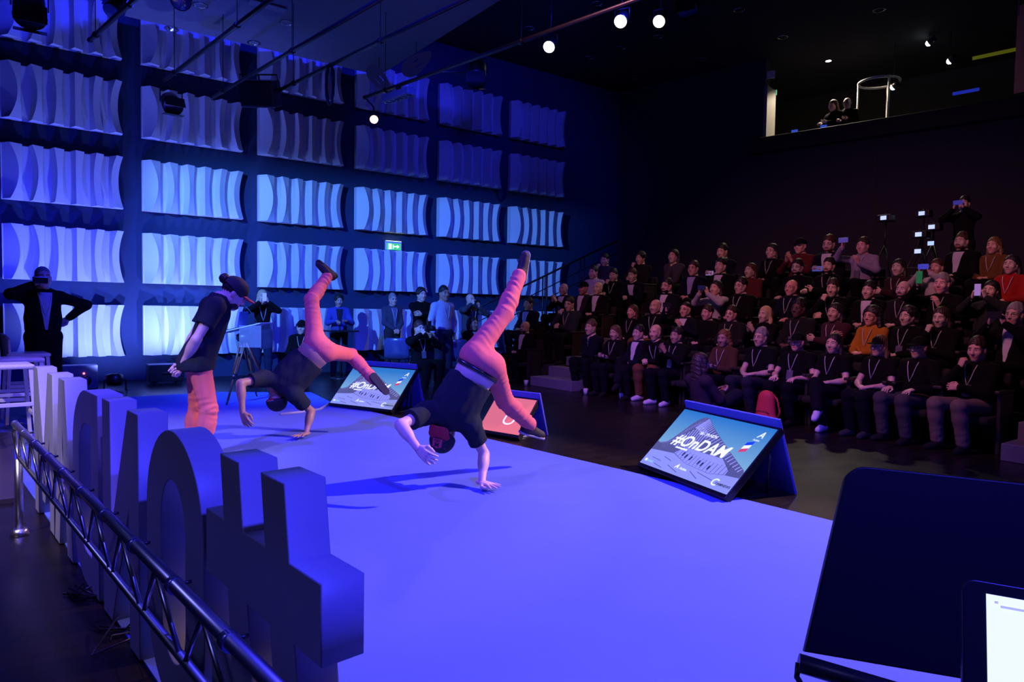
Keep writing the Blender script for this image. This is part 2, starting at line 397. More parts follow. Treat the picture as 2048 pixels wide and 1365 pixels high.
def ik(sh,wr,hint,a=.285,b=.255):
    sh=np.array(sh,float);wr=np.array(wr,float); d=wr-sh; L=np.linalg.norm(d); L2=min(L,a+b-.004); u=d/L
    x=(a*a-b*b+L2*L2)/(2*L2); h=math.sqrt(max(a*a-x*x,0)); p=np.array(hint,float); p=p-u*(p@u); p=nrm(p)
    return sh+u*x+p*h, sh+u*L2
def body_sdf(J,g=0,what='body',sleeve='long',loose=1.0):
    s=SDF(); pv,nk=J['pelvis'],J['neck']; sp=nrm(nk-pv); lat=nrm(J['shR']-J['shL']); fw=nrm(np.cross(sp,lat)); lat=nrm(np.cross(fw,sp)); R=[lat,fw,sp]
    lh=nrm(J['hipR']-J['hipL']); fh=nrm(np.cross(sp,lh)); Rh=[lh,fh,nrm(np.cross(lh,fh))]
    L=np.linalg.norm(nk-pv); w=J.get('w',1.0); m=J.get('fat',1.0)
    if what in('body','top'):
        s.ell(pv+sp*L*.70+fw*.012,(.155*w+g,.105*m+g,.19*L/.5+g*.5),R,k=.04)
        s.ell(pv+sp*L*.36+fw*.012,(.138*w*m+g*1.2,.10*m+g*1.2,.17*L/.5+g*.5),R,k=.06)
        s.ell(pv+sp*L*.12,(.152*w+g*1.2,.108*m+g*1.2,.11),R,k=.05)
        if what=='top' and J.get('hem',.03)>.08: s.ell(pv-sp*.06,(.184*w+g,.134+g,.16),R,k=.05)
        for q in('L','R'):
            s.cone(nk-sp*.035,J['sh'+q],.05+g*.6,.056+g,k=.05)
            s.cone(nk+sp*.01,J['sh'+q]*.5+nk*.5-sp*.02,.045+g*.4,.04+g*.4,k=.04)
    if what=='body':
        s.ell(pv-sp*.02,(.15*w,.105,.1),Rh,k=.04)
        s.cone(nk-sp*.03,J['head']-J['hR'][:,2]*.07-J['hR'][:,1]*.03,.058*w,.054*w,k=.03)
    if what in('body','top'):
        for q in('L','R'):
            sh,el,wr=J['sh'+q],J['el'+q],J['wr'+q]
            if what=='top' and sleeve=='short':
                e=sh+(el-sh)*.54; s.cone(sh,e,.054+g,.048+g*1.15,k=.04)
            elif what=='top':
                s.cone(sh,el,.05+g,.043+g*1.1,k=.04).cone(el,el+(wr-el)*.93,.043+g*1.1,.03+g*1.0,k=.03)
            else:
                s.cone(sh,el,.049,.038,k=.03).cone(el,wr,.039,.0265,k=.02); s.ell(el+(wr-el)*.28,(.041,.041,.08),rotz(wr-el),k=.03)
    if what in('trousers','body'):
        if what=='trousers': s.ell(pv-sp*.01,(.150*w+g,.108*m+g,.12),Rh,k=.06)
        for q in('L','R'):
            hp,kn,an=J['hip'+q],J['kn'+q],J['an'+q]
            if what=='trousers':
                s.cone(hp,kn,.083+g,.06+g,k=.06).cone(kn,an+(kn-an)*.06,.058+g,.046+g*1.2*loose,k=.03); s.ell(kn+(an-kn)*.3-fh*0,(.06+g,.06+g,.1),rotz(an-kn),k=.03)
            else:
                s.cone(hp,kn,.075,.05,k=.03).cone(kn,an,.048,.034,k=.03)
    return s,R
def rotz(d):
    z=nrm(d); x=nrm(np.cross(z,[.3,.5,.81])); y=np.cross(z,x); return [x,y,z]
def hand_place(side,H3,wr,d,pn):
    V,Fq=H3; V=V.copy(); Fq=Fq.copy()
    if side=='L': V[:,0]*=-1; Fq=Fq[:,::-1]
    y=nrm(d); z=-nrm(np.asarray(pn,float)-y*(np.asarray(pn)@y)); x=np.cross(y,z)
    return xf(V,np.stack([x,y,z],1),wr),Fq
def shoe_place(an,toe,up):
    y=nrm(toe); z=nrm(np.asarray(up,float)-y*(np.asarray(up)@y)); x=np.cross(y,z); R=np.stack([x,y,z],1)
    return R,an-z*.085
def A_(*a): return np.array(a,float)
def leg_folds(J,V,seed):                                          # stacked cloth folds round knee and ankle, pulls at the groin
    best=np.full(len(V),9.); out=np.zeros(len(V)); nz=wobble(V,22,seed+7)
    for q in 'LR':
        for a,b,prof in((J['hip'+q],J['kn'+q],((0,.55),(.3,.25),(.7,.3),(1,.9))),(J['kn'+q],J['an'+q],((0,.9),(.3,.45),(.6,.8),(1,1.15)))):
            d=b-a; L=np.linalg.norm(d); u=d/L; r=V-a; t=np.clip(r@u/L,0,1); pr=r-np.outer(t*L,u); ds=np.linalg.norm(pr,axis=1)
            e1=nrm(np.cross(u,[.3,.8,.5])); e2=np.cross(u,e1); ph=np.arctan2(pr@e2,pr@e1)
            amp=np.interp(t,[p[0] for p in prof],[p[1] for p in prof])
            w=np.sin(2*np.pi*t*L/.062+1.3*np.sin(ph+seed)+1.1*np.sin(2*ph+2*t*9+seed)+1.6*nz)
            f=(np.abs(w)**.8*np.sign(w)*.7+.35*nz)*amp*(.55+.45*np.sin(ph*1.0+t*5+seed))
            m=ds<best; best=np.where(m,ds,best); out=np.where(m,f,out)
    return out
def figure_meshes(J,sleeve='long',vb=.017,vc=.02,fine=False,wr_top=0,wr_leg=0,seed=0,gt=.014,gl=.016,loose=1.0):
    out={}; HD=HEADF if fine else HEAD; HN=HANDSF if fine else HANDS
    s,R=body_sdf(J); V,Fq=s.mesh(vb); parts=[(V,Fq,ones(V)),(xf(HD[0],J['hR'],J['head']),HD[1],HD[2])]
    for q in 'LR':
        d,pn,sh=J['hd'+q]; v,f=hand_place(q,HN[sh],J['wr'+q],d,pn); parts.append((v,f,ones(v)))
    V,Fq,C=cat_mesh(parts); out['body']=np_mesh('body',V,Fq,True,C)
    s,R=body_sdf(J,gt,'top',sleeve,loose); cn=np.asarray(J.get('cutn',R[2])); s.half(-cn,-(J['pelvis']@cn-J.get('hem',.03)))
    if J.get('neckcut',True): s.cone(J['neck']-R[2]*.0,J['neck']+R[2]*.1+R[1]*.02,.058,.075,k=.01,sub=True)
    V,Fq=s.mesh(vc)
    if sleeve=='short':                                           # flat sleeve openings
        for q in 'LR':
            sh,el=J['sh'+q],J['el'+q]; u=nrm(el-sh); e=sh+(el-sh)*.54+u*.012; r=V-e; t=r@u; rad=np.linalg.norm(r-np.outer(t,u),axis=1); m=(t>0)&(t<.11)&(rad<.05+gt*1.3); V[m]-=np.outer(t[m],u)
    if wr_top:
        N=normals(V,Fq); Q=V@np.stack(R,1)*A_(1,1,.35); V=V+N*(wobble(Q,30,seed)*wr_top*.75+wobble(Q,75,seed+1)*wr_top*.3)[:,None]
    out['top']=np_mesh('top',V,Fq)
    s,_=body_sdf(J,gl,'trousers',loose=loose); V,Fq=s.mesh(vc)
    if wr_leg:
        V=V+normals(V,Fq)*(leg_folds(J,V,seed)*wr_leg)[:,None]
    out['trousers']=np_mesh('trousers',V,Fq)
    out['shoes']=[shoe_place(J['an'+q],*J['ft'+q]) for q in 'LR']
    out['R']=R; out['J']=J
    return out
def chest_y(J,L,x,z,g):                                           # front surface of the clothed torso
    w=J.get('w',1.0); m=J.get('fat',1.0); o=[]
    for cy,cz,rx,ry,rz in((.012,L*.70,.155*w+g,.105*m+g,.19*L/.5+g*.5),(.012,L*.36,.138*w*m+g*1.2,.10*m+g*1.2,.17*L/.5+g*.5),(0,L*.12,.152*w+g*1.2,.108*m+g*1.2,.11)):
        q=1-(x/rx)**2-((z-cz)/rz)**2; o.append(cy+ry*math.sqrt(max(q,0)))
    return max(o)+.004+.006*(sorted(o)[-2]/max(o))
def shirt_patch(J,R,g=.02):
    L=np.linalg.norm(J['neck']-J['pelvis']); V=[];Fq=[];nz,nx=14,9
    for i in range(nz):
        f=i/(nz-1); z=L*(.10+.86*f); w=.012+.062*f
        for j in range(nx):
            x=w*(2*j/(nx-1)-1); V.append(J['pelvis']+R[0]*x+R[1]*chest_y(J,L,x,z,g)+R[2]*z)
    for i in range(nz-1):
        for j in range(nx-1): Fq.append((i*nx+j,i*nx+j+1,(i+1)*nx+j+1,(i+1)*nx+j))
    return np.array(V),np.array(Fq)
def front_at(J,R,pts,g=.022):                                    # points (x,z) on the chest surface
    L=np.linalg.norm(J['neck']-J['pelvis']); return [J['pelvis']+R[0]*a+R[1]*(chest_y(J,L,a,b,g)+.004)+R[2]*b for a,b in pts]
A=lambda *a: np.array(a,float)
def head_rot(pitch=0,yaw=0,roll=0):
    cy,sy=math.cos(yaw),math.sin(yaw); cp,sp_=math.cos(pitch),math.sin(pitch)
    Rz=np.array([[cy,-sy,0],[sy,cy,0],[0,0,1]]); Rx=np.array([[1,0,0],[0,cp,-sp_],[0,sp_,cp]]); cq,sq=math.cos(roll),math.sin(roll)
    Ry=np.array([[cq,0,sq],[0,1,0],[-sq,0,cq]]); return Rz@Rx@Ry
def joints(pose,sex='m',stand=False):
    w=1.0 if sex=='m' else .88; J={'w':w,'fat':1.0 if sex!='b' else 1.18}; hz=.92 if stand else .50
    if sex=='b': J['w']=1.06; w=1.06
    lean=.12 if pose in('lean','mouth') and not stand else 0
    J['pelvis']=A(0,0,hz+.03 if stand else .5); up=.5 if stand else .44
    J['neck']=J['pelvis']+A(0,-.02 if stand else -.07+lean*1.6,up-lean*.15)
    hp=-.12 if pose in('chin','laplook','write','lean') else .02
    yaw={'chin':.1,'lap':-.05,'cross':.08}.get(pose,0)
    J['head']=J['neck']+A(0,.035,.155 if stand else .145); J['hR']=head_rot(hp,yaw)
    for q,x in(('R',1),('L',-1)):
        J['sh'+q]=J['neck']+A(x*.165*w,-.005,-.065)
        J['hip'+q]=J['pelvis']+A(x*.09,.0,-.04)
        if stand: J['kn'+q]=A(x*.10,.025,.49); J['an'+q]=A(x*.11,-.01,.085); J['ft'+q]=(A(x*.15,1,0),A(0,0,1))
        else:
            kx=.13 if sex!='f' else .085
            J['kn'+q]=A(x*kx,.43,.50); J['an'+q]=A(x*(kx+.01),.35,.085); J['ft'+q]=(A(x*.12,1,0),A(0,0,1))
    if pose=='legs': J['knR']=A(-.02,.42,.60); J['anR']=A(-.16,.62,.30); J['ftR']=(A(-.2,.9,-.35),A(0,.35,.9))
    if pose=='floor':
        dz=-.36
        for k in ('pelvis','neck','head','shL','shR','hipL','hipR'): J[k]=J[k]+A(0,0,dz)
        for q,x in(('R',1),('L',-1)): J['kn'+q]=A(x*.24,.33,.34); J['an'+q]=A(x*.06,.38,.085); J['ft'+q]=(A(x*.5,1,0),A(0,0,1))
    z0=J['neck'][2]-.94; S='relax'
    T={'lap':((.06,.25,.60),(-.8,.5,-.1),(0,-.3,-1),'fist',(-.06,.24,.60),(.8,.5,-.15),(0,-.3,-1),'fist'),
       'thighs':((.14,.25,.62),(-.1,1,-.15),(0,0,-1),'relax',(-.14,.25,.62),(.1,1,-.15),(0,0,-1),'relax'),
       'chin':((.05,.16,.90),(-.25,-.1,1),(-.3,-1,0),'fist',(.03,.2,.68),(1,.15,0),(0,-1,-.3),'relax'),
       'phone':((.075,.30,.99),(-.25,.1,1),(-1,-.2,0),'grip',(-.075,.30,.99),(.25,.1,1),(1,-.2,0),'grip'),
       'phoneup':((.14,.30,1.06),(-.1,.15,1),(-1,-.2,0),'grip',(-.09,.24,.80),(.3,.3,1),(1,-.2,0),'relax'),
       'crossed':((-.10,.19,.77),(-1,.1,.15),(0,-1,.2),'relax',(.11,.23,.72),(1,.05,.1),(0,-1,.2),'relax'),
       'clap':((.045,.27,.83),(-.25,.45,.85),(-1,.2,0),'flat',(-.045,.27,.82),(.25,.45,.85),(1,.2,0),'flat'),
       'mouth':((.05,.20,.88),(-.5,-.2,.8),(-.6,-.8,0),'fist',(-.05,.20,.87),(.5,-.2,.8),(.6,-.8,0),'fist'),
       'lean':((.05,.40,.64),(-.8,.4,-.2),(0,-.6,-.8),'fist',(-.05,.40,.63),(.8,.4,-.2),(0,-.6,-.8),'fist'),
       'laplook':((.05,.27,.66),(-.3,.9,.2),(-.3,0,1),'grip',(-.07,.26,.65),(.4,.9,.1),(.3,0,1),'grip'),
       'arm':((.14,.25,.62),(-.1,1,-.15),(0,0,-1),'relax',(-.3,.32,.72),(-.3,1,-.1),(0,0,-1),'relax'),
       'down':((.22,.04,.36),(-.05,.25,-1),(-1,0,0),'relax',(-.22,.04,.36),(.05,.25,-1),(1,0,0),'relax'),
       'clasp':((.05,.2,.47),(-.5,.3,-.8),(0,-1,-.2),'fist',(-.05,.2,.46),(.5,.3,-.8),(0,-1,-.2),'fist'),
       'write':((.08,.3,.68),(-.3,1,-.2),(0,0,-1),'grip',(-.1,.3,.66),(.3,1,0),(0,0,1),'relax'),
       'photo':((.09,.17,1.0),(-.4,.5,.7),(-1,-.2,0),'grip',(-.05,.24,.95),(.3,.4,.8),(1,0,.3),'grip'),
       'oneup':((.12,.16,1.01),(-.5,.45,.6),(-1,-.2,0),'grip',(-.27,-.1,.62),(.6,-.2,-.5),(.5,.5,0),'relax')}
    T['legs']=T['lap']; T['floor']=T['laplook']; T['cross']=T['crossed']
    rw,rd,rp,rs,lw,ld,lp,ls=T[pose]
    for q,wv,d,p,s_,x in(('R',rw,rd,rp,rs,1),('L',lw,ld,lp,ls,-1)):
        wv=A(*wv)+A(0,0,z0 if not(pose in('lap','thighs','lean','laplook','legs','arm') and not stand) else 0)
        if pose=='floor': wv=A(*T[pose][0 if q=='R' else 4])+A(0,0,-.30)
        J['el'+q],J['wr'+q]=ik(J['sh'+q],wv,(x*.8,-.5,-.7) if pose not in('phoneup','oneup','photo') else (x*.9,-.1,-.6))
        J['hd'+q]=(A(*d),A(*p),s_)
    return J
FC={}
def fig(pose,sex,sleeve,stand=False,jacket=False):
    k=(pose,sex,sleeve,stand)
    if k not in FC:
        J=joints(pose,sex,stand); FC[k]=figure_meshes(J,sleeve,wr_top=.004,wr_leg=.004)
        o=FC[k]; up=np.linalg.norm(J['neck']-J['pelvis'])
        v,f=shirt_patch(J,o['R']); o['patch']=np_mesh('shirt_front',v,f)
        zz=up*.92; pts=[(-.062,zz),(-.05,zz*.85),(-.028,zz*.62),(0,zz*.42),(.028,zz*.62),(.05,zz*.85),(.062,zz)]
        o['lan']=MB().tube(front_at(J,o['R'],pts),.0045,5).mesh('lanyard')
        b=front_at(J,o['R'],[(0,zz*.30)])[0]; R=o['R']
        x,y,z=[np.asarray(q) for q in R]
        o['badgeM']=frame(b,x,y,z)
        mid=(J['wrL']+J['wrR'])/2
        o['phone']={'phone':J['wrR']*.5+J['wrL']*.5+A(0,.045,.095),'phoneup':J['wrR']+A(-.035,.05,.10),'oneup':J['wrR']+A(-.05,.08,.05),'photo':mid+A(0,.07,.07),'laplook':mid+A(0,.09,.04)}.get(pose)
    return FC[k]
badge_me=MB().rbox((-.045,-.002,-.065),(.045,.002,.065),.002).mesh('badge')
paper_me=MB().box((-.036,.0022,-.05),(.036,.0032,.045)).mesh('badge_print')
phone_me=MB().rbox((-.075,-.005,-.037),(.075,.005,.037),.006).mesh('phone')
phonev_me=MB().rbox((-.037,-.005,-.075),(.037,.005,.075),.006).mesh('phone_upright')
SHOE_ME=np_mesh('shoe',*SHOE)
HAIRC=dict(k=(.008,.007,.007),b=(.03,.017,.011),d=(.09,.05,.025),y=(.5,.36,.18),g=(.22,.21,.2),r=(.05,.018,.010),o=(.16,.07,.02))
SKINC=dict(l=(.62,.40,.31),m=(.42,.25,.18),d=(.11,.06,.045))
m_lan=mat('lanyard_white',(.6,.58,.6),.6); m_badge=mat('badge_plastic',(.12,.12,.16),.25); m_paper=mat('badge_paper',(.6,.58,.62),.5)
m_phone=mat('phone_glass',(.02,.02,.025),.15); m_glass=mat('glasses_frame',(.01,.01,.01),.3)
def cloth(col): return mat('cloth_%02x%02x%02x'%tuple(int(c*255) for c in col),col,.9,noise=.15,scale=30,spec=.1)
def hairm(c): return mat('hair_'+c,HAIRC[c],.55,noise=.25,scale=60)
def person(label,M,F_,skin,hair,hc,top,bottom,shoe,shirt=None,ex='',group=None,cap=None,phone=None,cat='person',scale_hair=1,visor=None):
    """F_: figure meshes in local space; M: local -> world"""
    t=thing('person',label,cat,M=Matrix.Translation(M.translation),group=group)
    add('body',F_['body'],SKIN,t,M,color=skin)
    add('jacket' if shirt is not None else 'shirt',F_['top'],cloth(top),t,M)
    if shirt is not None: add('shirt',F_['patch'],cloth(shirt),t,M)
    add('trousers',F_['trousers'],cloth(bottom),t,M)
    for R,p in F_['shoes']:
        add('shoe',SHOE_ME,cloth(shoe),t,M@frame(p,R[:,0],R[:,1],R[:,2]))
    J=F_['J']; hM=M@frame(J['head'],J['hR'][:,0],J['hR'][:,1],J['hR'][:,2])
    if hair!='bald': add('hair',hair_mesh(hair if cap is None else ('long' if hair in('long','blonde') else 'thin')),hairm(hc),t,hM)
    if cap is not None:
        c=add('cap',hair_mesh('cap'),cloth(cap),t,hM); add('visor',hair_mesh('visor'),cloth(visor or cap),c,hM)
    if 'D' in ex: add('beard',hair_mesh('beard'),hairm(hc if hair!='bald' else 'b'),t,hM)
    if 'G' in ex: add('glasses',glasses_mesh(),m_glass,t,hM)
    if 'L' in ex or 'B' in ex: 
        l=add('lanyard',F_['lan'],m_lan,t,M)
        if 'B' in ex:
            b=add('badge',badge_me,m_badge,l,M@F_['badgeM'])
            add('badge_print',paper_me,m_paper,b,M@F_['badgeM']) if False else None
    return t,hM
def rotZ(a): return Matrix.Rotation(a,4,'Z')

# ------------------------------------------------------------------ the setting
D=13.8; S_=D/16.0; CZ=7.4
K=onY(1236,300,D)[:2]                                           # corner of panel wall and rear wall
al=math.radians(12); dr=np.array([math.sin(al),-math.cos(al)]); rn=np.array([-math.cos(al),-math.sin(al)])
def onRear(x,y,off=0):
    d=ray(x,y); n=-rn; s=(n@K+off)/(n@d[:2]); return CAM+d*s
def struct(name,me,ma,label,cat,parent=None,M=None):
    return add(name,me,ma,parent,M,label if parent is None else None,cat if parent is None else None,kind='structure' if parent is None else None)
struct('floor',MB().box((-8,-5,-.1),(22,D+.3,0)).mesh(),m_floor,'dark glossy wooden floor of the hall','floor')
struct('wall_back',MB().box((-8,D,0),(K[0]+.3,D+.25,CZ)).mesh(),m_wall,'dark blue-grey wall behind the wavy panels','wall')
struct('wall_left',MB().box((-8.2,-5,0),(-8,D,CZ)).mesh(),m_wall,'dark side wall at the far left of the hall','wall')
struct('wall_front',MB().box((-8,-5.2,0),(22,-5,CZ)).mesh(),m_wall,'dark wall behind the camera','wall')
struct('ceiling',MB().box((-8.2,-5.2,CZ),(22,D+.25,CZ+.2)).mesh(),m_ceil,'black ceiling high above the hall','ceiling')
# rear wall with the control booth opening
RM=frame((K[0],K[1],0),(dr[0],dr[1],0),(-rn[0],-rn[1],0),(0,0,1))   # local x along wall towards camera, y into the booth, z up
tb=float((onRear(1530,200)[:2]-K)@dr); zs=float(onRear(1800,236)[2]); 
struct('wall_right',MB().box((0,0,0),(17,.25,zs),RM).box((0,0,zs),(tb,.25,CZ),RM).mesh(),m_rear,'tall charcoal wall behind the audience','wall')
struct('trim_1',MB().rbox((tb-.45,-.16,zs-.34),(17,.3,zs+.02),.03,RM).mesh(),m_black,'black projecting ledge under the control booth opening','trim')
struct('trim_2',MB().box((tb-.02,-.02,zs),(tb+.06,.5,zs+1.25),RM).mesh(),mat('beige_reveal',(.25,.23,.2),.7),'pale reveal at the left end of the booth opening','trim')
struct('trim_3',MB().box((6.55,-.012,.5),(6.58,0,zs-.34),RM).mesh(),m_black,'thin dark vertical joint in the charcoal wall','trim')
b=MB().box((tb-1,.25,zs-1.0),(17,3.6,zs-.95),RM).box((tb-1,3.6,zs-1),(17,3.7,CZ),RM).box((tb-1.05,.25,zs-1),(tb-1,3.7,CZ),RM)
struct('wall_booth',b.mesh(),mat('booth_wall',(.05,.047,.042),.85),'dark inner shell of the control booth','wall')
# blue-lit ceiling panel with downlights
cz=6.15; c0=gr(249,32,cz); c1=gr(700,112,cz)
ceilcloud=struct('ceiling_panel',MB().box((c0[0],c0[1]-6.5,cz),(c0[0]+4.6,c0[1],cz+.12)).mesh(),m_cloud,'suspended grey ceiling panel with downlights above the stage','ceiling')
dl_me=MB().lathe([(.11,0),(.12,-.012),(.095,-.012),(.085,.05),(.03,.07)],20).mesh('ring'); bulb_me=MB().lathe([(.0,-.0),(.03,.01),(.03,.05),(0,.06)],12).mesh('bulb')
m_refl=mat('downlight_reflector',(.75,.75,.8),.18,1,noise=0)
for i,(x,y,w) in enumerate([(400,10,'nearest the panel edge top'),(343,57,'beside the gap over the second panel column'),(573,45,'further along the panel'),(508,85,'near the far edge of the panel')]):
    p=gr(x,y,cz-.001); t=thing('downlight','recessed chrome ceiling downlight '+w,'ceiling light',p,group='downlights in the ceiling panel')
    add('reflector',dl_me,m_refl,t,Matrix.Translation(p)); add('lamp',bulb_me,m_chrome,t,Matrix.Translation(p-A(0,0,.0)))
p=gr(535,11,cz-.02); add('ceiling_grille',MB().rbox((-.28,-.09,-.02),(.28,.09,0),.005).mesh(),mat('grille_grey',(.3,.3,.34),.5),None,Matrix.Translation(p),'flat rectangular light fitting on the ceiling panel','ceiling light')
for i,(x,y) in enumerate([q_ for q_ in sorted([(867,57),(814,78),(1059,56),(1178,115),(976,145),(1113,183),(1270,154),(1316,73),(1404,118),(1478,20),(1758,20),(1565,74),(1194,7),(1243,95)]) if gr(*q_,CZ)[1]<D-.3]):
    p=gr(x,y,CZ-.001); t=thing('downlight','small recessed downlight in the black ceiling, %s from the left'%['first','second','third','fourth','fifth','sixth','seventh','eighth','ninth','tenth','eleventh','twelfth'][i],'ceiling light',p,group='small downlights in the black ceiling')
    add('reflector',dl_me,m_refl,t,Matrix.Translation(p)); add('lamp',bulb_me,m_chrome,t,Matrix.Translation(p))
# tribune: rows parallel to the carpet edge
XR=lambda k: 7.95+.8*(k-1); RISE=.335; Y0,Y1=1.0,12.1
for k in range(2,7):
    x0=XR(k)-.56; x1=(x0+.8) if k<6 else 15.6
    bb=MB().box((x0,Y0 if k<6 else -1,0),(x1,8.55,RISE*(k-1))).box((x0,8.55,0),(x1,Y1 if k<6 else 13.0,RISE*(k-1)))
    struct('floor_tier',bb.mesh(),m_riser,'dark carpeted seating tier of the tribune, %s from the front'%['second','third','fourth','fifth','topmost'][k-2],'tier')
wn=['lowest','second','third','fourth','fifth','sixth','seventh','eighth']
for side,(ya,yb) in (('left aisle',(8.62,9.75)),('right aisle',(.9,2.45))):
    for j in range(8):
        xa=XR(1)-.42+.42*j; st=struct('stair_step',MB().rbox((xa,ya,.0),(xa+.5,yb,.1675*(j+1)),.008).mesh(),m_step,'grey carpeted stair step, %s in the %s of the tribune'%(wn[j],side),'step')
def barn(): 
    z=WASH[2]-(WASH[2]-4.05)*.4/(D-WASH[1]); t=thing('wall_lamp','unseen black theatre lamp with added barn doors, washing the panel wall','spotlight',WASH)
    add('barn_door',MB().box((WASH[0]-.2,WASH[1]+.395,z),(WASH[0]+1.5,WASH[1]+.405,z+.9)).mesh(),m_black,t)  # unseen plate added to cut the wash above the lower panel rows
    u=nrm(A(12.7-WASH[0],D-WASH[1],0)); v=A(u[1],-u[0],0); q=A(*WASH)+u*.5
    add('barn_door',MB().box((0,-.005,-.7),(.9,.005,.6),frame(q,v,u,(0,0,1))).mesh(),m_black,t)  # unseen plate added to keep the wash off the rear wall
    add('housing',MB().lathe([(.16,0),(.17,.3),(.1,.4),(0,.4)],16,Matrix.Translation((WASH[0]-.05,WASH[1]-.08,WASH[2]))@Matrix.Rotation(math.pi/2,4,'X')).mesh(),m_black,t)
    add('bracket',MB().tube([(WASH[0],WASH[1]+.4,z+.9),(WASH[0]-.05,WASH[1]-.3,WASH[2]+.6),(WASH[0]-.05,WASH[1]-.3,CZ)],.015,6).mesh(),m_black,t)
barn()
t=thing('key_lamp','unseen black theatre lamp with added flags, lighting the dancers from the right','spotlight',FKEY)
add('flag',MB().box((FKEY[0]-1.005,FKEY[1]-1.2,FKEY[2]-.63),(FKEY[0]-.995,FKEY[1]+1.4,FKEY[2]+.5)).mesh(),m_black,t)  # unseen flag added to keep the key off the stage letters
add('flag',MB().box((FKEY[0]-1.005,FKEY[1]-1.2,FKEY[2]-2.1),(FKEY[0]-.995,FKEY[1]+1.4,FKEY[2]-1.2)).mesh(),m_black,t)  # lower unseen flag added to keep the key off the floor by the audience
for y_ in(-1.19,1.39): add('flag_arm',MB().tube([(FKEY[0]-1,FKEY[1]+y_,FKEY[2]-1.3),(FKEY[0]-1,FKEY[1]+y_,FKEY[2]+.4)],.01,6).mesh(),m_black,t)
add('housing',MB().lathe([(.16,0),(.17,.3),(.1,.4),(0,.4)],16,Matrix.Translation((FKEY[0]+.07,FKEY[1],FKEY[2]))@Matrix.Rotation(math.pi/2,4,'Y')).mesh(),m_black,t)
add('bracket',MB().tube([(FKEY[0]-1,FKEY[1],FKEY[2]+.5),(FKEY[0]-1,FKEY[1],CZ-.02)],.015,6).tube([(FKEY[0]-1,FKEY[1],FKEY[2]+.9),(FKEY[0]+.3,FKEY[1],FKEY[2]+.9),(FKEY[0]+.3,FKEY[1],FKEY[2]+.1)],.015,6).mesh(),m_black,t)
# ------------------------------------------------------------------ carpet
pts=[gr(662,806),gr(960,876),gr(1240,941),gr(1675,1047),gr(2300,1195)]
cx0=.16
poly=[(p[0],p[1]) for p in pts]+[(4.6,-1.5),(.75,-1.5),(.52,1.4),(.1,5.6),(-.15,8.0),(-.4,gr(232,798)[1]+.1)]+[(gr(445,785.5)[0],gr(445,785.5)[1]),(gr(622,786)[0],gr(622,786)[1])]
add('carpet',prism('carpet',[poly],.008),m_carpet,None,Matrix.Translation((0,0,.0045)),'large bright blue stage carpet lying on the dark floor','carpet')
def ground_strip(name,px,w,col,label,cat,z=.0095):
    P=[gr(*q) for q in px]; add(name,MB().tube([p+A(0,0,z+w*.3) for p in P],w,6).mesh(),col,None,None,label,cat)
ground_strip('cable',[(560,832),(600,828),(640,822),(662,808)],.02,mat('cable_cover',(.5,.5,.5),.6),'pale taped cable running over the carpet to the screen','cable')
# ------------------------------------------------------------------ wavy acoustic panels
PX0,PDX,PW=-.173*S_,2.316*S_,1.971*S_; PZ0,PDZ,PH=H+4.888*S_,1.483*S_,.885
def rib_mesh(i):
    w=PW/6; a=i*w; b=a+w; fr=i/5; n=17; V=[];Fc=[]
    e0=-.24*w*((i)/6)**1.5 if i else 0; e1=-.26*w*((i+1)/6)**1.5; bv=(.36-.46*fr)*w; br=(.30-.50*fr)*w
    for q in range(n):
        z=q/(n-1); s=1-(2*z-1)**2
        g=[(a+e0*s,0),(a+e0*s,.03 if i else .10),(a+.30*w+bv*s*.6 if i else a+.02,.045 if i else .10),(a+w*(.42+.22*fr)+w*s*(.42-.62*fr)+(e1*s*.4),.24),(b+e1*s,.165),(b+e1*s,0)]
        V+=[(x,-y,z*PH) for x,y in g]
    m=6; mb=MB()
    for j in range(m):                                           # smooth up the height, crisp across the profile
        st_=[V[q*m+jj] for q in range(n) for jj in (j,(j+1)%m)]
        mb.addv(st_,[(2*q,2*q+1,2*q+3,2*q+2) for q in range(n-1)],True)
    mb.addv(V[:m],[tuple(range(m))[::-1]]); mb.addv(V[-m:],[tuple(range(m))]); return mb.mesh('rib')
RIBS=[rib_mesh(i) for i in range(6)]; tray=MB().box((.01,-.05,.01),(PW-.06,-.001,PH-.01)).mesh('tray')
on=['first','second','third','fourth','fifth','sixth']; rw=['lowest','second','third','fourth','fifth']
for c in range(6):
    for r in range(5):
        p=(PX0+c*PDX,D-.03,PZ0-(4-r)*PDZ)
        t=thing('acoustic_panel','wavy white acoustic wall panel, %s column from left, %s row from the floor'%(on[c],rw[r]),'wall panel',p,group='wavy panels on the back wall')
        Mx=Matrix.Translation(p); add('backing',tray,m_panel,t,Mx)
        for me in RIBS: add('rib',me,m_panel,t,Mx)
# emergency exit sign
p=onY(785,493,D-.02); t=thing('exit_sign','illuminated green emergency exit sign on the panel wall','sign',p)
add('housing',MB().rbox((-.19,-.07,-.09),(.19,.0,.11),.01).mesh(),m_white,t,Matrix.Translation(p))
fc=add('face',MB().box((-.17,-.074,-.085),(.17,-.07,.06)).mesh(),mat('exit_green',(.05,.55,.12),.5,emit=.9,noise=0),t,Matrix.Translation(p))
b=MB().box((-.13,-.077,-.07),(-.06,-.0745,.045)); b.box((.0,-.077,-.02),(.08,-.0745,.0)); b.addv([(.07,-.077,-.05),(.13,-.077,-.01),(.07,-.077,.03)],[(0,1,2)]); b.box((-.03,-.077,-.06),(-.01,-.0745,.03))
add('pictogram',b.mesh(),mat('exit_white',(.8,.95,.8),.5,emit=1.6,noise=0),fc,Matrix.Translation(p))
add('lit_strip',MB().box((-.18,-.068,.085),(.18,-.01,.112)).mesh(),mat('exit_glow',(.8,.95,.6),.5,emit=2.5,noise=0),t,Matrix.Translation(p))
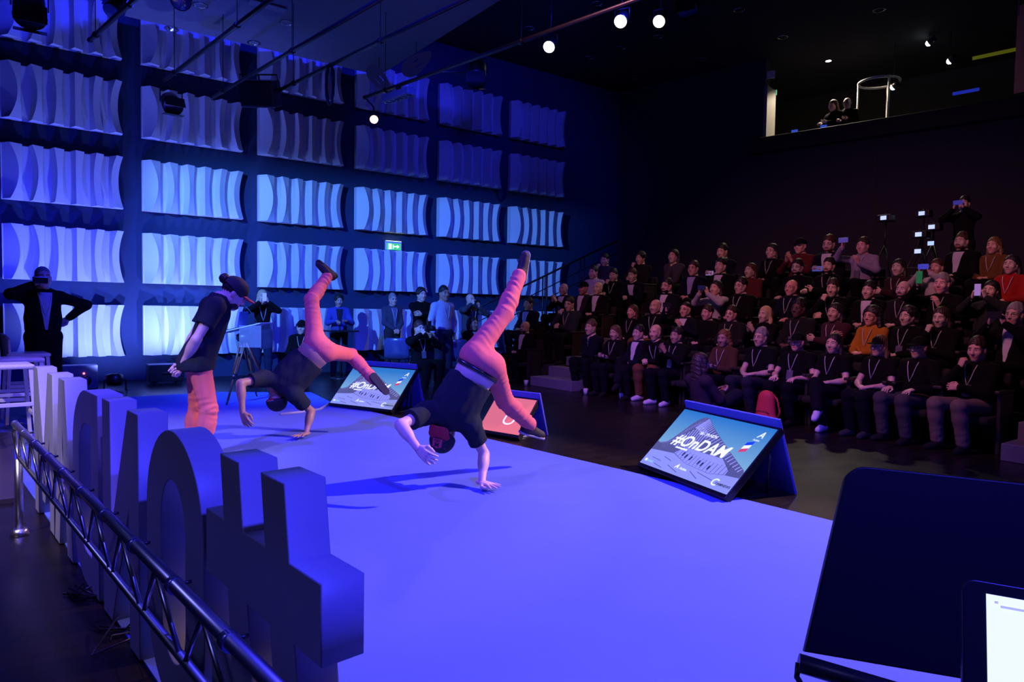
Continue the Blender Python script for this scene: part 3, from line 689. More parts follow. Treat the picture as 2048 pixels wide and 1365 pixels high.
# ------------------------------------------------------------------ stage letters  #ONDAM seen from behind
LO=A(.10,5.3,0); LE=A(-.106,.9943,0); LN=A(.9943,.106,0)
LT=.105; LH=.925
def lp_(s,z,off=0): return LO+LE*s+LN*off+A(0,0,z)
def arc(cx,cy,rx,ry,a0,a1,n=24): return [(cx+rx*math.cos(math.radians(a0+(a1-a0)*i/n)),cy+ry*math.sin(math.radians(a0+(a1-a0)*i/n))) for i in range(n+1)]
sx=lambda a,z:a-.15*(LH-z)
hs=[(sx(.185,0),0),(sx(.316,0),0),(sx(.316,.2),.2),(sx(.465,.2),.2),(sx(.465,0),0),(sx(.597,0),0),(sx(.597,.2),.2),(.67,.2),(.67,.37),(sx(.597,.37),.37),(sx(.597,.57),.57),(.713,.57),(.713,.745),(sx(.597,.745),.745),(.597,LH),(.465,LH),(sx(.465,.745),.745),(sx(.316,.745),.745),(.316,LH),(.185,LH),(sx(.185,.745),.745),(0,.745),(0,.57),(sx(.185,.57),.57),(sx(.185,.37),.37),(-.04,.37),(-.04,.2),(sx(.185,.2),.2)]
hh=[(sx(.316,.37),.37),(sx(.465,.37),.37),(sx(.465,.57),.57),(sx(.316,.57),.57)]
Wd=.60; Oo=arc(Wd/2,LH-.3,Wd/2,.3,0,180)+arc(Wd/2,.3,Wd/2,.3,180,360); Oi=arc(Wd/2,LH-.32,Wd/2-.165,.165,0,180)+arc(Wd/2,.32,Wd/2-.165,.165,180,360)
Nn=[(0,0),(.135,0),(.135,.56),(.43,0),(.58,0),(.58,LH),(.445,LH),(.445,.36),(.15,LH),(0,LH)]
Do=[(0,0),(.22,0)]+arc(.25,.3,.32,.3,-90,0,8)+arc(.25,LH-.3,.32,.3,0,90,8)+[(.22,LH),(0,LH)]
Di=[(.14,.15),(.22,.15)]+arc(.25,.32,.175,.17,-90,0,6)+arc(.25,LH-.32,.175,.17,0,90,6)+[(.22,LH-.15),(.14,LH-.15)]
Aa=[(0,0),(.14,0),(.175,.2),(.345,.2),(.38,0),(.52,0),(.345,LH),(.175,LH)]; Ai=[(.195,.33),(.325,.33),(.26,.72)]
Mm=[(0,0),(.13,0),(.13,.58),(.30,.12),(.40,.12),(.57,.58),(.57,0),(.70,0),(.70,LH),(.54,LH),(.35,.42),(.16,LH),(0,LH)]
for nm,loops,s0,ds in (('hash',[hs,hh],-3.935,'thick three-dimensional hash sign at the near end of the row'),('letter_o',[Oo,Oi],-3.19,'thick three-dimensional letter O beside the hash sign'),('letter_n',[Nn],-2.47,'thick three-dimensional letter N between the O and the D'),('letter_d',[Do,Di],-1.79,'thick three-dimensional letter D in the middle of the row'),('letter_a',[Aa,Ai],-1.18,'thick three-dimensional letter A next to the far M'),('letter_m',[Mm],-.63,'thick three-dimensional letter M at the far end by the stools')):
    o_=lp_(s0,.0132,LT/2); me=prism(nm,loops,LT-.008,.004)
    add('stage_letter' if nm!='hash' else 'hash_sign',me,m_letter,None,frame(o_,LE,(0,0,1),LN),ds,'letter',group='stage letters')
# ------------------------------------------------------------------ aluminium truss behind the letters
tr=thing('truss','polished aluminium truss rail standing behind the stage letters','truss',lp_(-.5,0,-.15))
za,zb=.645,.445; s0,s1=-.42,-4.6
add('chord',MB().tube([lp_(s0,za,-.15),lp_(s1,za+.005,-.15)],.0175,16).mesh(),m_alu,tr)
add('chord',MB().tube([lp_(s0,za-.02,-.15),lp_(s0+.06,za-.06,-.15),lp_(s0+.06,zb+.06,-.14),lp_(s0,zb,-.135),lp_(s1,zb+.015,-.135)],.0125,12).mesh(),m_alu,tr)
n=11; st=(s1-s0)/n
for i in range(n):
    a=s0+st*i; 
    add('brace',MB().tube([lp_(a+st*.05,zb+.01,-.136),lp_(a+st*.5,za-.01,-.148)],.0075,8).mesh(),m_alu,tr)
    add('brace',MB().tube([lp_(a+st*.5,za-.01,-.148),lp_(a+st*.95,zb+.01,-.136)],.0075,8).mesh(),m_alu,tr)
    if True:
        c=add('clamp',MB().tube([lp_(a,za,-.15),lp_(a+.03,za,-.15)],.0215,14).mesh(),mat('clamp_blue_steel',(.25,.27,.4),.3,.9),tr)
        add('bolt',MB().tube([lp_(a+.015,za+.0,-.13),lp_(a+.015,za-.0,-.11)],.005,8).mesh(),m_steel,c)
for s in (s0-.02,-4.4):
    q=lp_(s,0,-.14); l=add('leg',MB().tube([q+A(0,0,.03),q+A(0,0,zb)],.02,12).mesh(),m_alu,tr); add('foot',MB().lathe([(0,.035),(.035,.035),(.04,.02),(.05,0),(0,0)],14,Matrix.Translation(q)).mesh(),m_alu,l)
# crumpled cable ties on the floor by the letters
for i,(x,y,w) in enumerate([(160,1185,'beside the truss near the letter D'),(245,1262,'beside the truss near the letter N')]):
    q=gr(x,y,.02); P=[q+A(*(RNG.normal(size=3)*A(.07,.07,.02)))*1.0 for _ in range(14)]
    for v in P: v[2]=max(v[2],.008)
    add('loose_cable',MB().tube(P,.0045,5).mesh(),m_plast,None,None,'small tangle of dark cable on the floor '+w,'cable')
# ------------------------------------------------------------------ low wooden platform and white bar stools, far left
e0,e1=gr(0,1009),gr(66,1000)
struct('floor_platform',MB().box((-3.2,min(e0[1],e1[1]),0),(-.02,8.6,.03)).mesh(),mat('platform_wood',(.05,.035,.035),.3,scale=5),'low dark wooden platform under the white stools','platform')
def stool(p,rz,label):
    M_=Matrix.Translation(p)@rotZ(rz); t=thing('bar_stool',label,'stool',p,group='white bar stools')
    add('seat',MB().rbox((-.21,-.2,.725),(.21,.2,.765),.015).mesh(),m_white,t,M_)
    bk=MB(); n=9; V=[];Fc=[]
    for i in range(n):
        x=-.2+.4*i/(n-1); cv=.05*(2*i/(n-1)-1)**2; top=.98-.05*(2*i/(n-1)-1)**4*1.2
        V+=[(x,-.19+cv*.6,.76),(x,-.215+cv,top),(x,-.235+cv,top),(x,-.21+cv*.6,.74)]
    for i in range(n-1):
        for j in range(4): Fc.append((i*4+j,(i+1)*4+j,(i+1)*4+(j+1)%4,i*4+(j+1)%4))
    Fc+=[(0,1,2,3),((n-1)*4+3,(n-1)*4+2,(n-1)*4+1,(n-1)*4)]
    bk.addv(V,Fc,False); add('backrest',bk.mesh(),m_white,t,M_)
    for x in(-1,1):
        for y in(-1,1):
            add('leg',MB().addv([(x*.18+a*.017-x*.0,y*.17+b_*.017,.73) for a,b_ in((-1,-1),(1,-1),(1,1),(-1,1))]+[(x*.225+a*.014,y*.21+b_*.014,.0) for a,b_ in((-1,-1),(1,-1),(1,1),(-1,1))],[(0,1,2,3),(7,6,5,4),(0,4,5,1),(1,5,6,2),(2,6,7,3),(3,7,4,0)]).mesh(),m_white,t,M_)
    for y in(-1,1): add('footrest',MB().rbox((-.2,y*.195-.012,.29),(.2,y*.195+.012,.325),.004).mesh(),m_white,t,M_)
    for x in(-1,1): add('footrest',MB().rbox((x*.207-.012,-.19,.39),(x*.207+.012,.19,.425),.004).mesh(),m_white,t,M_)
q0=gr(12,905,.03); sd=A(-.12,.0,0)
for i,(dx,dy,w) in enumerate([(.0,.25,'nearest of the three beside the far letter'),(.10,1.08,'middle of the three beside the far letter'),(.18,1.9,'farthest of the three beside the far letter')]):
    stool((q0[0]+dx,q0[1]+dy,.03),math.radians(-84),'white plastic bar stool with low back, '+w)

# ------------------------------------------------------------------ wedge screens along the carpet edge
def emat(name,col,st=1.0): return mat(name,col,.4,emit=st,noise=0,spec=.3)
def sky_mat():
    m=bpy.data.materials.new('screen_sky'); m.use_nodes=True; nt=m.node_tree; b=nt.nodes['Principled BSDF']
    tc=nt.nodes.new('ShaderNodeTexCoord'); sp=nt.nodes.new('ShaderNodeSeparateXYZ'); cr_=nt.nodes.new('ShaderNodeValToRGB')
    cr_.color_ramp.elements[0].color=(.30,.60,.90,1); cr_.color_ramp.elements[1].color=(.03,.24,.78,1); cr_.color_ramp.elements[0].position=.15; cr_.color_ramp.elements[1].position=.62
    nt.links.new(tc.outputs['Object'],sp.inputs[0]); nt.links.new(sp.outputs['Y'],cr_.inputs[0]); nt.links.new(cr_.outputs[0],b.inputs['Emission Color'])
    b.inputs['Emission Strength'].default_value=.78; b.inputs['Base Color'].default_value=(.02,.02,.02,1); b.inputs['Roughness'].default_value=.4; return m
m_sky=sky_mat(); m_e_roof=emat('screen_roof',(.10,.11,.13),.75); m_e_rib=emat('screen_roof_rib',(.42,.46,.5),.6); m_e_gnd=emat('screen_ground',(.30,.36,.48),.75)
m_e_grey=emat('screen_grey',(.19,.20,.22),.6); m_e_dark=emat('screen_dark',(.03,.035,.05),.7); m_e_white=emat('screen_white',(.85,.93,1),.95); m_e_b=emat('flag_blue',(.01,.05,.4),.9); m_e_r=emat('flag_red',(.7,.06,.08),.8); m_e_glass=emat('screen_glass',(.40,.46,.62),.55); m_e_or=emat('screen_orange',(.72,.17,.11),.85); m_e_cy=emat('screen_cyan',(.3,.7,.75),.7)  # grey and dark tones drawn in the on-screen picture
def flat(name,loops,ma,parent,Mx,z,lab=None): return add(name,prism(name,loops,.0004),ma,parent,Mx@Matrix.Translation((0,0,z)),label=lab)
def catmull(P,n=5):
    o=[]
    for i in range(len(P)-1):
        p0,p1,p2,p3=[np.array(P[max(0,min(len(P)-1,i+k))]) for k in(-1,0,1,2)]
        for j in range(n):
            t=j/n; o.append(tuple(.5*((2*p1)+(-p0+p2)*t+(2*p0-5*p1+4*p2-p3)*t*t+(-p0+3*p1-3*p2+p3)*t**3)))
    return o+[P[-1]]
def screen_art(scr,Mx,W_,H_):
    u=lambda L:[(a*W_,b*H_) for a,b in L]
    flat('pavement',[u([(0,0),(1,0),(1,.24),(.87,.22),(.72,.17),(.45,.2),(.27,.29),(.0,.25)])],m_e_gnd,scr,Mx,.0012)
    for a,b,c,d in((.08,.14,.2,.12),(.2,.2,.3,.17),(.3,.1,.44,.04),(.55,.12,.66,.05),(.62,.14,.8,.1),(.15,.06,.26,.03)): flat('paving_joint',[u([(a,b),(a+.003,b+.006),(c+.003,d+.006),(c,d)])],m_e_dark,scr,Mx,.0014)
    curve=catmull([(0,.40),(.05,.385),(.10,.42),(.16,.60),(.22,.82),(.27,.92),(.31,.945),(.36,.92),(.45,.82),(.62,.665),(.80,.51),(.985,.36)],6)
    flat('roof',[u(curve+[(1.0,.33),(1.0,.24),(.87,.22),(.72,.17),(.45,.2),(.27,.29),(0,.25)])],m_e_roof,scr,Mx,.0016)
    flat('roof_band',[u(catmull([(.04,.39),(.13,.47),(.21,.72),(.28,.85),(.33,.86),(.38,.80),(.45,.66)],5)+catmull([(.44,.62),(.37,.76),(.32,.81),(.28,.79),(.22,.66),(.14,.44),(.04,.37)],5))],m_e_grey,scr,Mx,.0019)
    for i in range(9):
        a=.20+i*.026; flat('facade_fin',[u([(a+.012,.40+.004*i),(a+.022,.40+.004*i),(a+.030,min(.62+.045*i,.80-.02*max(0,i-4))),(a+.020,min(.62+.045*i,.80-.02*max(0,i-4)))])],m_e_rib,scr,Mx,.0022)
    for i in range(26):
        f_=i/25; k_=int(len(curve)*(.60+.385*f_)); a,b=curve[min(k_,len(curve)-1)]; flat('roof_rib',[u([(a,b-.006),(a+.006,b-.012),(a-.06+.045*f_,b-.20+.13*f_),(a-.068+.045*f_,b-.19+.13*f_)])],m_e_rib,scr,Mx,.0022)
    for i in range(14):
        f_=i/13; k_=int(len(curve)*(.14+.38*f_)); a,b=curve[k_]; flat('roof_rib',[u([(a,b-.004),(a+.004,b-.002),(a+.035,b-.075),(a+.031,b-.078)])],m_e_grey,scr,Mx,.0022)
    flat('glazing',[u([(.27,.30),(.33,.42),(.75,.42),(.87,.29),(.87,.225),(.72,.175),(.45,.205)])],m_e_glass,scr,Mx,.0024)
    for i in range(15):
        a=.29+i*.04; b=np.interp(a,[.27,.45,.72,.9],[.29,.21,.18,.235]); flat('mullion',[u([(a,b),(a+.004,b),(a+.020,b+.15),(a+.016,b+.15)])],m_e_dark,scr,Mx,.0027)
    for a,b in((.36,.29),(.40,.27),(.46,.26),(.56,.24),(.60,.23),(.68,.215)): flat('passer_by',[u([(a,b),(a+.012,b),(a+.02,b+.05),(a+.012,b+.075),(a+.003,b+.05)])],m_e_dark,scr,Mx,.003)
    for q_,m_ in((0,m_e_r),(1,m_e_white),(2,m_e_b)): flat('flag_stripe',[u([(.825+.006*q_,.565+.055*q_),(.885+.006*q_,.60+.055*q_),(.891+.006*q_,.655+.055*q_),(.831+.006*q_,.62+.055*q_)])],m_,scr,Mx,.003)
    def tx(t,sz,x,y,ma,sh=.25,off=0,rot=0): add('lettering',text_mesh(t,sz,.0004,sh,off),ma,scr,Mx@Matrix.Translation((x*W_,y*H_,.0036))@Matrix.Rotation(rot,4,'Z'))
    tx('#OnDAM',.158,.155,.43,m_e_white,.28,.0035,-.0); flat('underline',[u([(.235,.375),(.37,.375),(.374,.40),(.239,.40)])],m_e_white,scr,Mx,.0036)
    tx('18 - 19 NOV.',.040,.36,.665,m_e_white,.2,.0007); tx('DAMNEWS',.032,.845,.07,m_e_dark,.1,.0005)
    tx('Activa',.034,.44,.10,m_e_white,.1); tx('A',.085,.885,.83,m_e_white,.35,.001); tx('Activa',.026,.87,.775,m_e_white,.1); tx('A',.06,.385,.10,m_e_white,.3,.001); tx('C',.09,.80,.05,m_e_white,.2,.001)
    flat('logo',[u([(.03,.055),(.055,.055),(.055,.095),(.03,.095)])],m_e_white,scr,Mx,.003); tx('news',.035,.065,.055,m_e_cy,.1,.001)
def wedge(bl,br,ang,W_,H_,label,art,board=True):
    Pa,Pb=gr(*bl,.06),gr(*br,.06); e=nrm(Pb-Pa); n=A(-e[1],e[0],0); n=n if n[0]>0 else -n; a=math.radians(ang)
    up=n*math.cos(a)+A(0,0,math.sin(a)); nn=np.cross(e,up); Mx=frame(Pa,e,up,nn)
    t=thing('wedge_screen',label,'screen',gr(*bl),group='wedge screens along the carpet')
    add('housing',MB().rbox((-.012,-.035,-.06),(W_+.012,H_+.03,0),.006).mesh(),m_screen_edge,t,Mx)
    scr=add('screen',MB().box((0,0,0),(W_,H_,.0008)).mesh(),m_sky if art=='sky' else m_e_or,t,Mx)
    if art=='sky': screen_art(scr,Mx,W_,H_)
    else:
        add('lettering',text_mesh('U',.27,.0004,.12,-.004),m_e_white,scr,Mx@Matrix.Translation((W_*.42,.10,.002)))
    # A-frame: blue back board leaning against the top, and side feet
    hb=H_*math.sin(a)+.06+.075; lb=hb/math.sin(math.radians(72)); wl=W_ if art=='sky' else W_*1.05
    bu=-n*math.cos(math.radians(72))+A(0,0,math.sin(math.radians(72)))
    base=Pa+n*(H_*math.cos(a)+.035+hb/math.tan(math.radians(72)) -.03)-A(0,0,.06)+A(0,0,.004)
    MxB=frame(base,e,bu,np.cross(e,bu))
    add('back_board',MB().rbox((-.01,0,-.012),(wl+.01,lb,.012),.004).mesh(),m_board,t,MxB)
    for x in(.06,W_-.06):
        q=Pa+e*x; b=MB(); b.tube([q-A(0,0,.055)-nn*.03,q-A(0,0,.055)+n*(H_*math.cos(a))*.95],.012,6); b.tube([q-A(0,0,.05)+n*(H_*math.cos(a))*.95,q+up*H_*.9-nn*.05],.012,6); add('stand',b.mesh(),m_steel,t)
wedge((1280,925),(1453,990),44,1.10,.635,'wedge screen nearest the camera showing a building with large white lettering','sky')
wedge((660,806),(782,820),45,1.09,.67,'farthest wedge screen, partly hidden by the dancer\'s foot','sky')
wedge((957,858),(1030,870),48,.56,.45,'small orange wedge screen in the middle with a white letter','o')
add('screen_cable',MB().tube([gr(1015,872,.03),gr(1022,864,.06),gr(1030,870,.012),gr(1040,876,.012),gr(1062,870,.012)],.007,6).mesh(),mat('pale_cable',(.4,.4,.45),.4),None,None,'pale cable loop under the small orange screen','cable')
# ------------------------------------------------------------------ tripod lectern with laptop and microphone
lc=gr(492,806); m_wood=mat('tripod_walnut',(.14,.055,.03),.4,scale=20); m_acr=mat('clear_acrylic',(.75,.78,.9),.08,noise=0,alpha=.10)
t=thing('lectern','lectern with slanted clear top on a wooden tripod','lectern',lc)
fa,fb_=gr(453,812),gr(548,806); fc=lc+A(.30,.55,0); apex=lc+A(-.02,0,.93); L1=A(math.cos(_y),-math.sin(_y),0); L2=A(math.sin(_y),math.cos(_y),0)
for f_ in (fa,fb_,fc):
    d=f_-apex; sd=nrm(np.cross(d,[0,0,1]))
    l=add('leg',MB().tube([apex+sd*.045,apex+d*.55+sd*.03],.016,6).tube([apex-sd*.045,apex+d*.55-sd*.03],.016,6).tube([apex+d*.3,apex+d*.93],.015,6).mesh(),m_wood,t)
    add('collar',MB().tube([apex+d*.55,apex+d*.62],.04,8).mesh(),m_steel,l); add('tip',MB().tube([apex+d*.92,f_+A(0,0,.012)],.011,8).mesh(),m_steel,l)
add('tripod_head',MB().lathe([(0,.85),(.09,.86),(.11,.90),(.11,.95),(.06,.98),(.06,1.02),(0,1.02)],16,Matrix.Translation(lc+A(-.02,0,0))).mesh(),m_steel,t)
ta=math.radians(14); tx_=L1*math.cos(ta)+A(0,0,math.sin(ta)); tz=nrm(np.cross(tx_,L2)); tM=frame(lc+A(0,0,1.045),tx_,L2,tz)
add('top',MB().rbox((-.32,-.24,0),(.30,.24,.012),.003).mesh(),mat('white_acrylic',(.7,.7,.75),.2),t,tM)
add('side_panel',MB().rbox((-.0,-.24,-.30),(.30,-.232,.0),.002,).mesh(),m_acr,t,frame(lc+A(0,0,1.09),L1,L2,(0,0,1)))
add('end_panel',MB().rbox((.292,-.24,-.32),(.30,.24,.02),.002).mesh(),m_acr,t,frame(lc+A(0,0,1.09),L1,L2,(0,0,1)))
lp=thing('laptop','dark blue laptop standing open on the slanted lectern top','laptop',tM@Vector((-.1,0,.014)))
LMx=tM@Matrix.Translation((-.14,-.02,.0125))
add('keyboard_base',MB().rbox((-.12,-.15,0),(.1,.15,.014),.004).mesh(),m_plast,lp,LMx)
add('lid',MB().rbox((0,-.15,0),(.012,.15,.22),.004).mesh(),mat('laptop_lid',(.05,.06,.3),.3),lp,LMx@Matrix.Translation((.09,0,.014))@Matrix.Rotation(math.radians(22),4,'Y'))
mp=tM@Vector((.2,-.1,.0125)); mpn=np.array(mp)
t=thing('microphone','thin gooseneck microphone on the lectern top','microphone',mp)
add('base',MB().lathe([(0,0),(.035,0),(.03,.02),(0,.025)],14,Matrix.Translation(mp)).mesh(),m_plast,t)
add('gooseneck',MB().tube([mpn+A(0,0,.02),mpn-L1*.05+A(0,0,.12),mpn-L1*.13+A(0,0,.22),mpn-L1*.2+A(0,0,.26)],.007,8).mesh(),m_steel,t)
add('capsule',MB().tube([mpn-L1*.2+A(0,0,.26),mpn-L1*.26+A(0,0,.275)],[.012,.014],10).mesh(),m_plast,t)
add('paper',MB().box((.02,-.18,.0126),(.16,.06,.0136)).mesh(),mat('paper_white',(.85,.83,.8),.7),None,tM,'sheet of white paper on the lectern top','paper')
# ------------------------------------------------------------------ floor uplights and boxes by the panel wall
def par_floor(p,label):
    t=thing('floor_uplight',label,'spotlight',p); T_=Matrix.Translation(p)
    add('can',MB().lathe([(0,.08),(.10,.09),(.12,.14),(.125,.24),(.11,.25),(.105,.235),(0,.235)],18,T_@Matrix.Rotation(-.35,4,'X')).mesh(),m_plast,t)
    add('lens',MB().lathe([(0,.24),(.10,.24)],18,T_@Matrix.Rotation(-.35,4,'X')).mesh(),emat('uplight_lens',(.35,.42,1),6),t)
    for x in(-1,1): add('yoke',MB().tube([(x*.15,0,.0),(x*.145,-.02,.18),(x*.12,-.02,.19)],.012,6).tube([(x*.15,-.12,.012),(x*.15,.12,.012)],.012,6).mesh(),m_steel,t,T_)
par_floor(Vector((1.25,12.2,0)),'black floor uplight under the leftmost panel column')
par_floor(Vector((2.55,12.6,0)),'black floor uplight half hidden behind the standing dancer')
p=Vector((.78,12.75,0)); t=thing('power_box','low grey power distribution box with a red lamp','power box',p); T_=Matrix.Translation(p)
add('box',MB().rbox((-.28,-.12,.0),(.28,.12,.38),.012).mesh(),mat('power_grey',(.12,.12,.15),.5),t,T_)
for x in(-.15,.12): add('socket',MB().lathe([(0,0),(.06,0),(.07,.03),(.05,.05),(0,.05)],14,T_@Matrix.Translation((x,-.12,.14))@Matrix.Rotation(math.pi/2,4,'X')).mesh(),m_plast,t)
add('indicator',MB().lathe([(0,.01),(.014,.01),(.016,0)],10,T_@Matrix.Translation((.09,-.12,.25))@Matrix.Rotation(math.pi/2,4,'X')).mesh(),emat('red_led',(1,.1,.12),6),t)
p=Vector((2.1,12.95,0)); t=thing('equipment_box','dark equipment case on the floor against the panel wall','case',p); T_=Matrix.Translation(p)
add('case',MB().rbox((-.3,-.15,.05),(.25,.15,.34),.01).mesh(),m_plast,t,T_); add('handle',MB().tube([(-.1,-.15,.2),(-.1,-.19,.2),(.06,-.19,.2),(.06,-.15,.2)],.01,6).mesh(),m_steel,t,T_)
for x in(-.2,.18): add('foot',MB().box((x-.04,-.12,0),(x+.04,.12,.05)).mesh(),m_plast,t,T_)

# ------------------------------------------------------------------ rig under the ceiling
PIPES=[]
def pipe(label,q0,q1,z,r=.03,drops=()):
    a,b=gr(*q0,z),gr(*q1,z); d=b-a; t=thing('lighting_pipe',label,'pipe',a)
    add('tube',MB().tube([a,b+d*.5],r,10).mesh(),m_steel,t)
    add('end_cap',MB().tube([a-nrm(d)*.02,a+nrm(d)*.03],r*1.15,10).mesh(),m_plast,t)
    for f_ in (.12,.75): 
        q=a+d*f_; add('hanger',MB().tube([q,A(q[0],q[1],CZ)],.006,5).mesh(),m_steel,t)
        add('clamp',MB().tube([q-nrm(d)*.03,q+nrm(d)*.03],r*1.4,8).mesh(),m_plast,t)
    PIPES.append((a,b+d*.5)); return a,b
ZP=4.9
pA=pipe('dark lighting pipe at the far left over the first panel column',(180,80),(290,-20),ZP)
pB=pipe('lighting pipe carrying the unlit spotlight over the second column',(330,160),(540,0),ZP)
pC=pipe('lighting pipe carrying the black loudspeaker',(425,195),(655,60),ZP)
pD=pipe('lighting pipe with a looped cable hanging from it',(560,180),(850,38),ZP)
pE=pipe('long lighting pipe with the small warm lamp at its end',(730,195),(1190,30),ZP)
def can(name,label,p,tgt,r,L,lens,cat='spotlight',door=True,yz=None):
    p=np.array(p); d=nrm(np.asarray(tgt)-p); x=nrm(np.cross(d,[0,0,1])); y=np.cross(x,d); Mx=frame(p,x,y,-d)     # lens looks along -z of the frame
    t=thing(name,label,cat,p)
    add('housing',MB().lathe([(0,L),(r*.6,L),(r*.95,L*.8),(r,L*.3),(r*1.05,0),(r*.95,0),(r*.9,L*.05)],18,Mx).mesh(),m_plast,t)
    add('lens',MB().lathe([(0,.008+r*.12),(r*.5,.006+r*.09),(r*.93,.004)],18,Mx@Matrix.Diagonal((1,1,-1,1))).mesh(),lens,t)
    zt=yz or ZP
    yk=[Mx@Vector((-r*1.1,0,L*.4)),Mx@Vector((-r*1.1,0,L*.4))+Vector((0,0,max(.05,r*1.5))),Mx@Vector((r*1.1,0,L*.4))+Vector((0,0,max(.05,r*1.5))),Mx@Vector((r*1.1,0,L*.4))]
    add('yoke',MB().tube(yk,.012,6).mesh(),m_steel,t)
    mid=(yk[1]+yk[2])/2; m_=np.array(mid); top=A(m_[0],m_[1],CZ)
    if yz is None: top=min((pa+(pb-pa)*np.clip((m_-pa)@(pb-pa)/((pb-pa)@(pb-pa)),0,1) for pa,pb in PIPES),key=lambda v:np.linalg.norm(v-m_))
    add('hook',MB().tube([m_,A(m_[0],m_[1],(m_[2]+top[2])/2),top],.014,6).mesh(),m_steel,t)
    if door:
        for s in(-1,1):
            add('barn_door',MB().box((-r,-.003,-r*1.3),(r,.003,0),Mx@Matrix.Translation((0,s*r,0))@Matrix.Rotation(-s*.45,4,'X')).mesh(),m_plast,t)
    return t
m_dead=mat('dark_lens',(.05,.06,.2),.05,noise=0,spec=1)
can('spotlight','black unlit spotlight with blue lens hanging before the second panel column',gr(346,213,4.56),(2.5,5,0),.15,.34,m_dead)
can('spotlight','small warm lit spotlight hanging before the fourth panel column',gr(748,239,4.6),(2.6,4.4,.6),.075,.2,emat('warm_lens',(1,.72,.45),4),door=False)
can('spotlight','lit white spotlight lowest of the three bright lamps',LAMPS[0]+A(0,0,0),(2.4,6.4,.7),.115,.3,emat('white_lens',(1,.96,.92),7),door=False,yz=CZ)
can('spotlight','lit white spotlight upper left of the bright pair',LAMPS[1],(2.4,5,.7),.115,.3,emat('white_lens',(1,.96,.92),7),door=False,yz=CZ)
can('spotlight','lit warm white spotlight upper right of the bright pair',LAMPS[2],(2.4,5,.7),.11,.3,emat('warm_white_lens',(1,.78,.55),5),door=False,yz=CZ)
can('spotlight','dark angled theatre lantern hanging beside the fifth panel column',gr(952,160,4.95),(3.2,5.5,0),.15,.5,m_dead)
can('spotlight','dark silvery lantern at the top edge right of the bright lamps',gr(1375,20,6.4),(4.4,5.5,1),.17,.55,m_dead,yz=CZ)
can('spotlight','large black moving light at the top left corner',gr(60,34,5.4),(.2,9.0,1.5),.2,.5,m_dead,yz=CZ)
can('spotlight','black lantern high over the first panel column',gr(222,22,5.9),(-.8,10.5,3),.12,.4,m_dead,yz=CZ,door=False)
can('spotlight','dark lantern body at the top edge beside the downlights',gr(362,2,5.9),(1.5,6,2),.14,.3,m_dead,yz=CZ,door=False)
p=gr(521,186,4.84); t=thing('loudspeaker','black loudspeaker box hanging on the third lighting pipe','loudspeaker',p); Mx=frame(p,L1,L2,(0,0,1))@Matrix.Rotation(.35,4,'X')
add('cabinet',MB().rbox((-.28,-.2,-.22),(.28,.2,.2),.03).mesh(),m_plast,t,Mx); add('grille',MB().rbox((-.25,-.205,-.19),(.25,-.199,.17),.01).mesh(),m_steel,t,Mx)
add('bracket',MB().tube([Mx@Vector((-.3,0,0)),Mx@Vector((-.3,0,.28)),Mx@Vector((.3,0,.28)),Mx@Vector((.3,0,0))],.014,6).tube([Mx@Vector((0,0,.28)),Vector((p[0],p[1],ZP))+Vector((0,0,.0))],.016,6).mesh(),m_steel,t)
p=gr(660,131,ZP)+A(0,0,.0); P=[]
for i in range(60): q=i/60*math.pi*10; P.append(p+A(0,0,-.28)+L1*(.05+.02*math.sin(i*.9))*math.sin(q)+A(0,0,.31*math.cos(q))+L2*.02*math.sin(i*.7))
add('cable_coil',MB().tube(P,.009,5).mesh(),mat('rubber_black',(.006,.006,.007),.9,spec=.1),None,None,'looped black cable hanging from a lighting pipe','cable')
p=gr(797,171,ZP)-A(0,0,.135); t=thing('led_bar','flat black light bar under the long pipe','stage light',p); Mx=frame(p,nrm(pE[1]-pE[0]),nrm(np.cross([0,0,1],pE[1]-pE[0])),(0,0,1))
add('body',MB().rbox((-.35,-.09,-.08),(.35,.09,.03),.01).mesh(),mat('bar_grey',(.2,.2,.24),.5),t,Mx)
for i in range(6): add('lens',MB().lathe([(0,-.09),(.045,-.09),(.05,-.08)],12,Mx@Matrix.Translation((-.28+.11*i,0,0))).mesh(),m_dead,t)
add('clamp',MB().box((-.03,-.03,.03),(.03,.03,.13),Mx).mesh(),m_steel,t)
for (x,y,rot,w) in ((758,158,.9,'lower, in front of the fourth panel column'),(832,128,-.6,'upper, beside the long pipe')):
    p=gr(x,y,5.75); L=[(.30*math.cos(q)*(1 if math.cos(q)<0 else 1.15),.15*math.sin(q)*(1-.3*math.cos(q))) for q in np.arange(24)*2*math.pi/24]
    h1=[(.02+.07*math.cos(q),.045+.014*math.sin(q)) for q in np.arange(10)*2*math.pi/10]; h2=[(.02+.07*math.cos(q),-.045+.014*math.sin(q)) for q in np.arange(10)*2*math.pi/10]
    t=thing('reflector_plate','small leaf-shaped reflector plate with two slots, '+w,'reflector',p)
    add('plate',prism('plate',[L,h1,h2],.012),m_cloud,t,frame(p,L1,nrm(-L2*.45+A(0,0,1)),nrm(np.cross(L1,nrm(-L2*.45+A(0,0,1)))))@rotZ(-rot))
    add('wire',MB().tube([p+A(0,0,.05),A(p[0],p[1],cz)],.006,5).mesh(),m_steel,t)

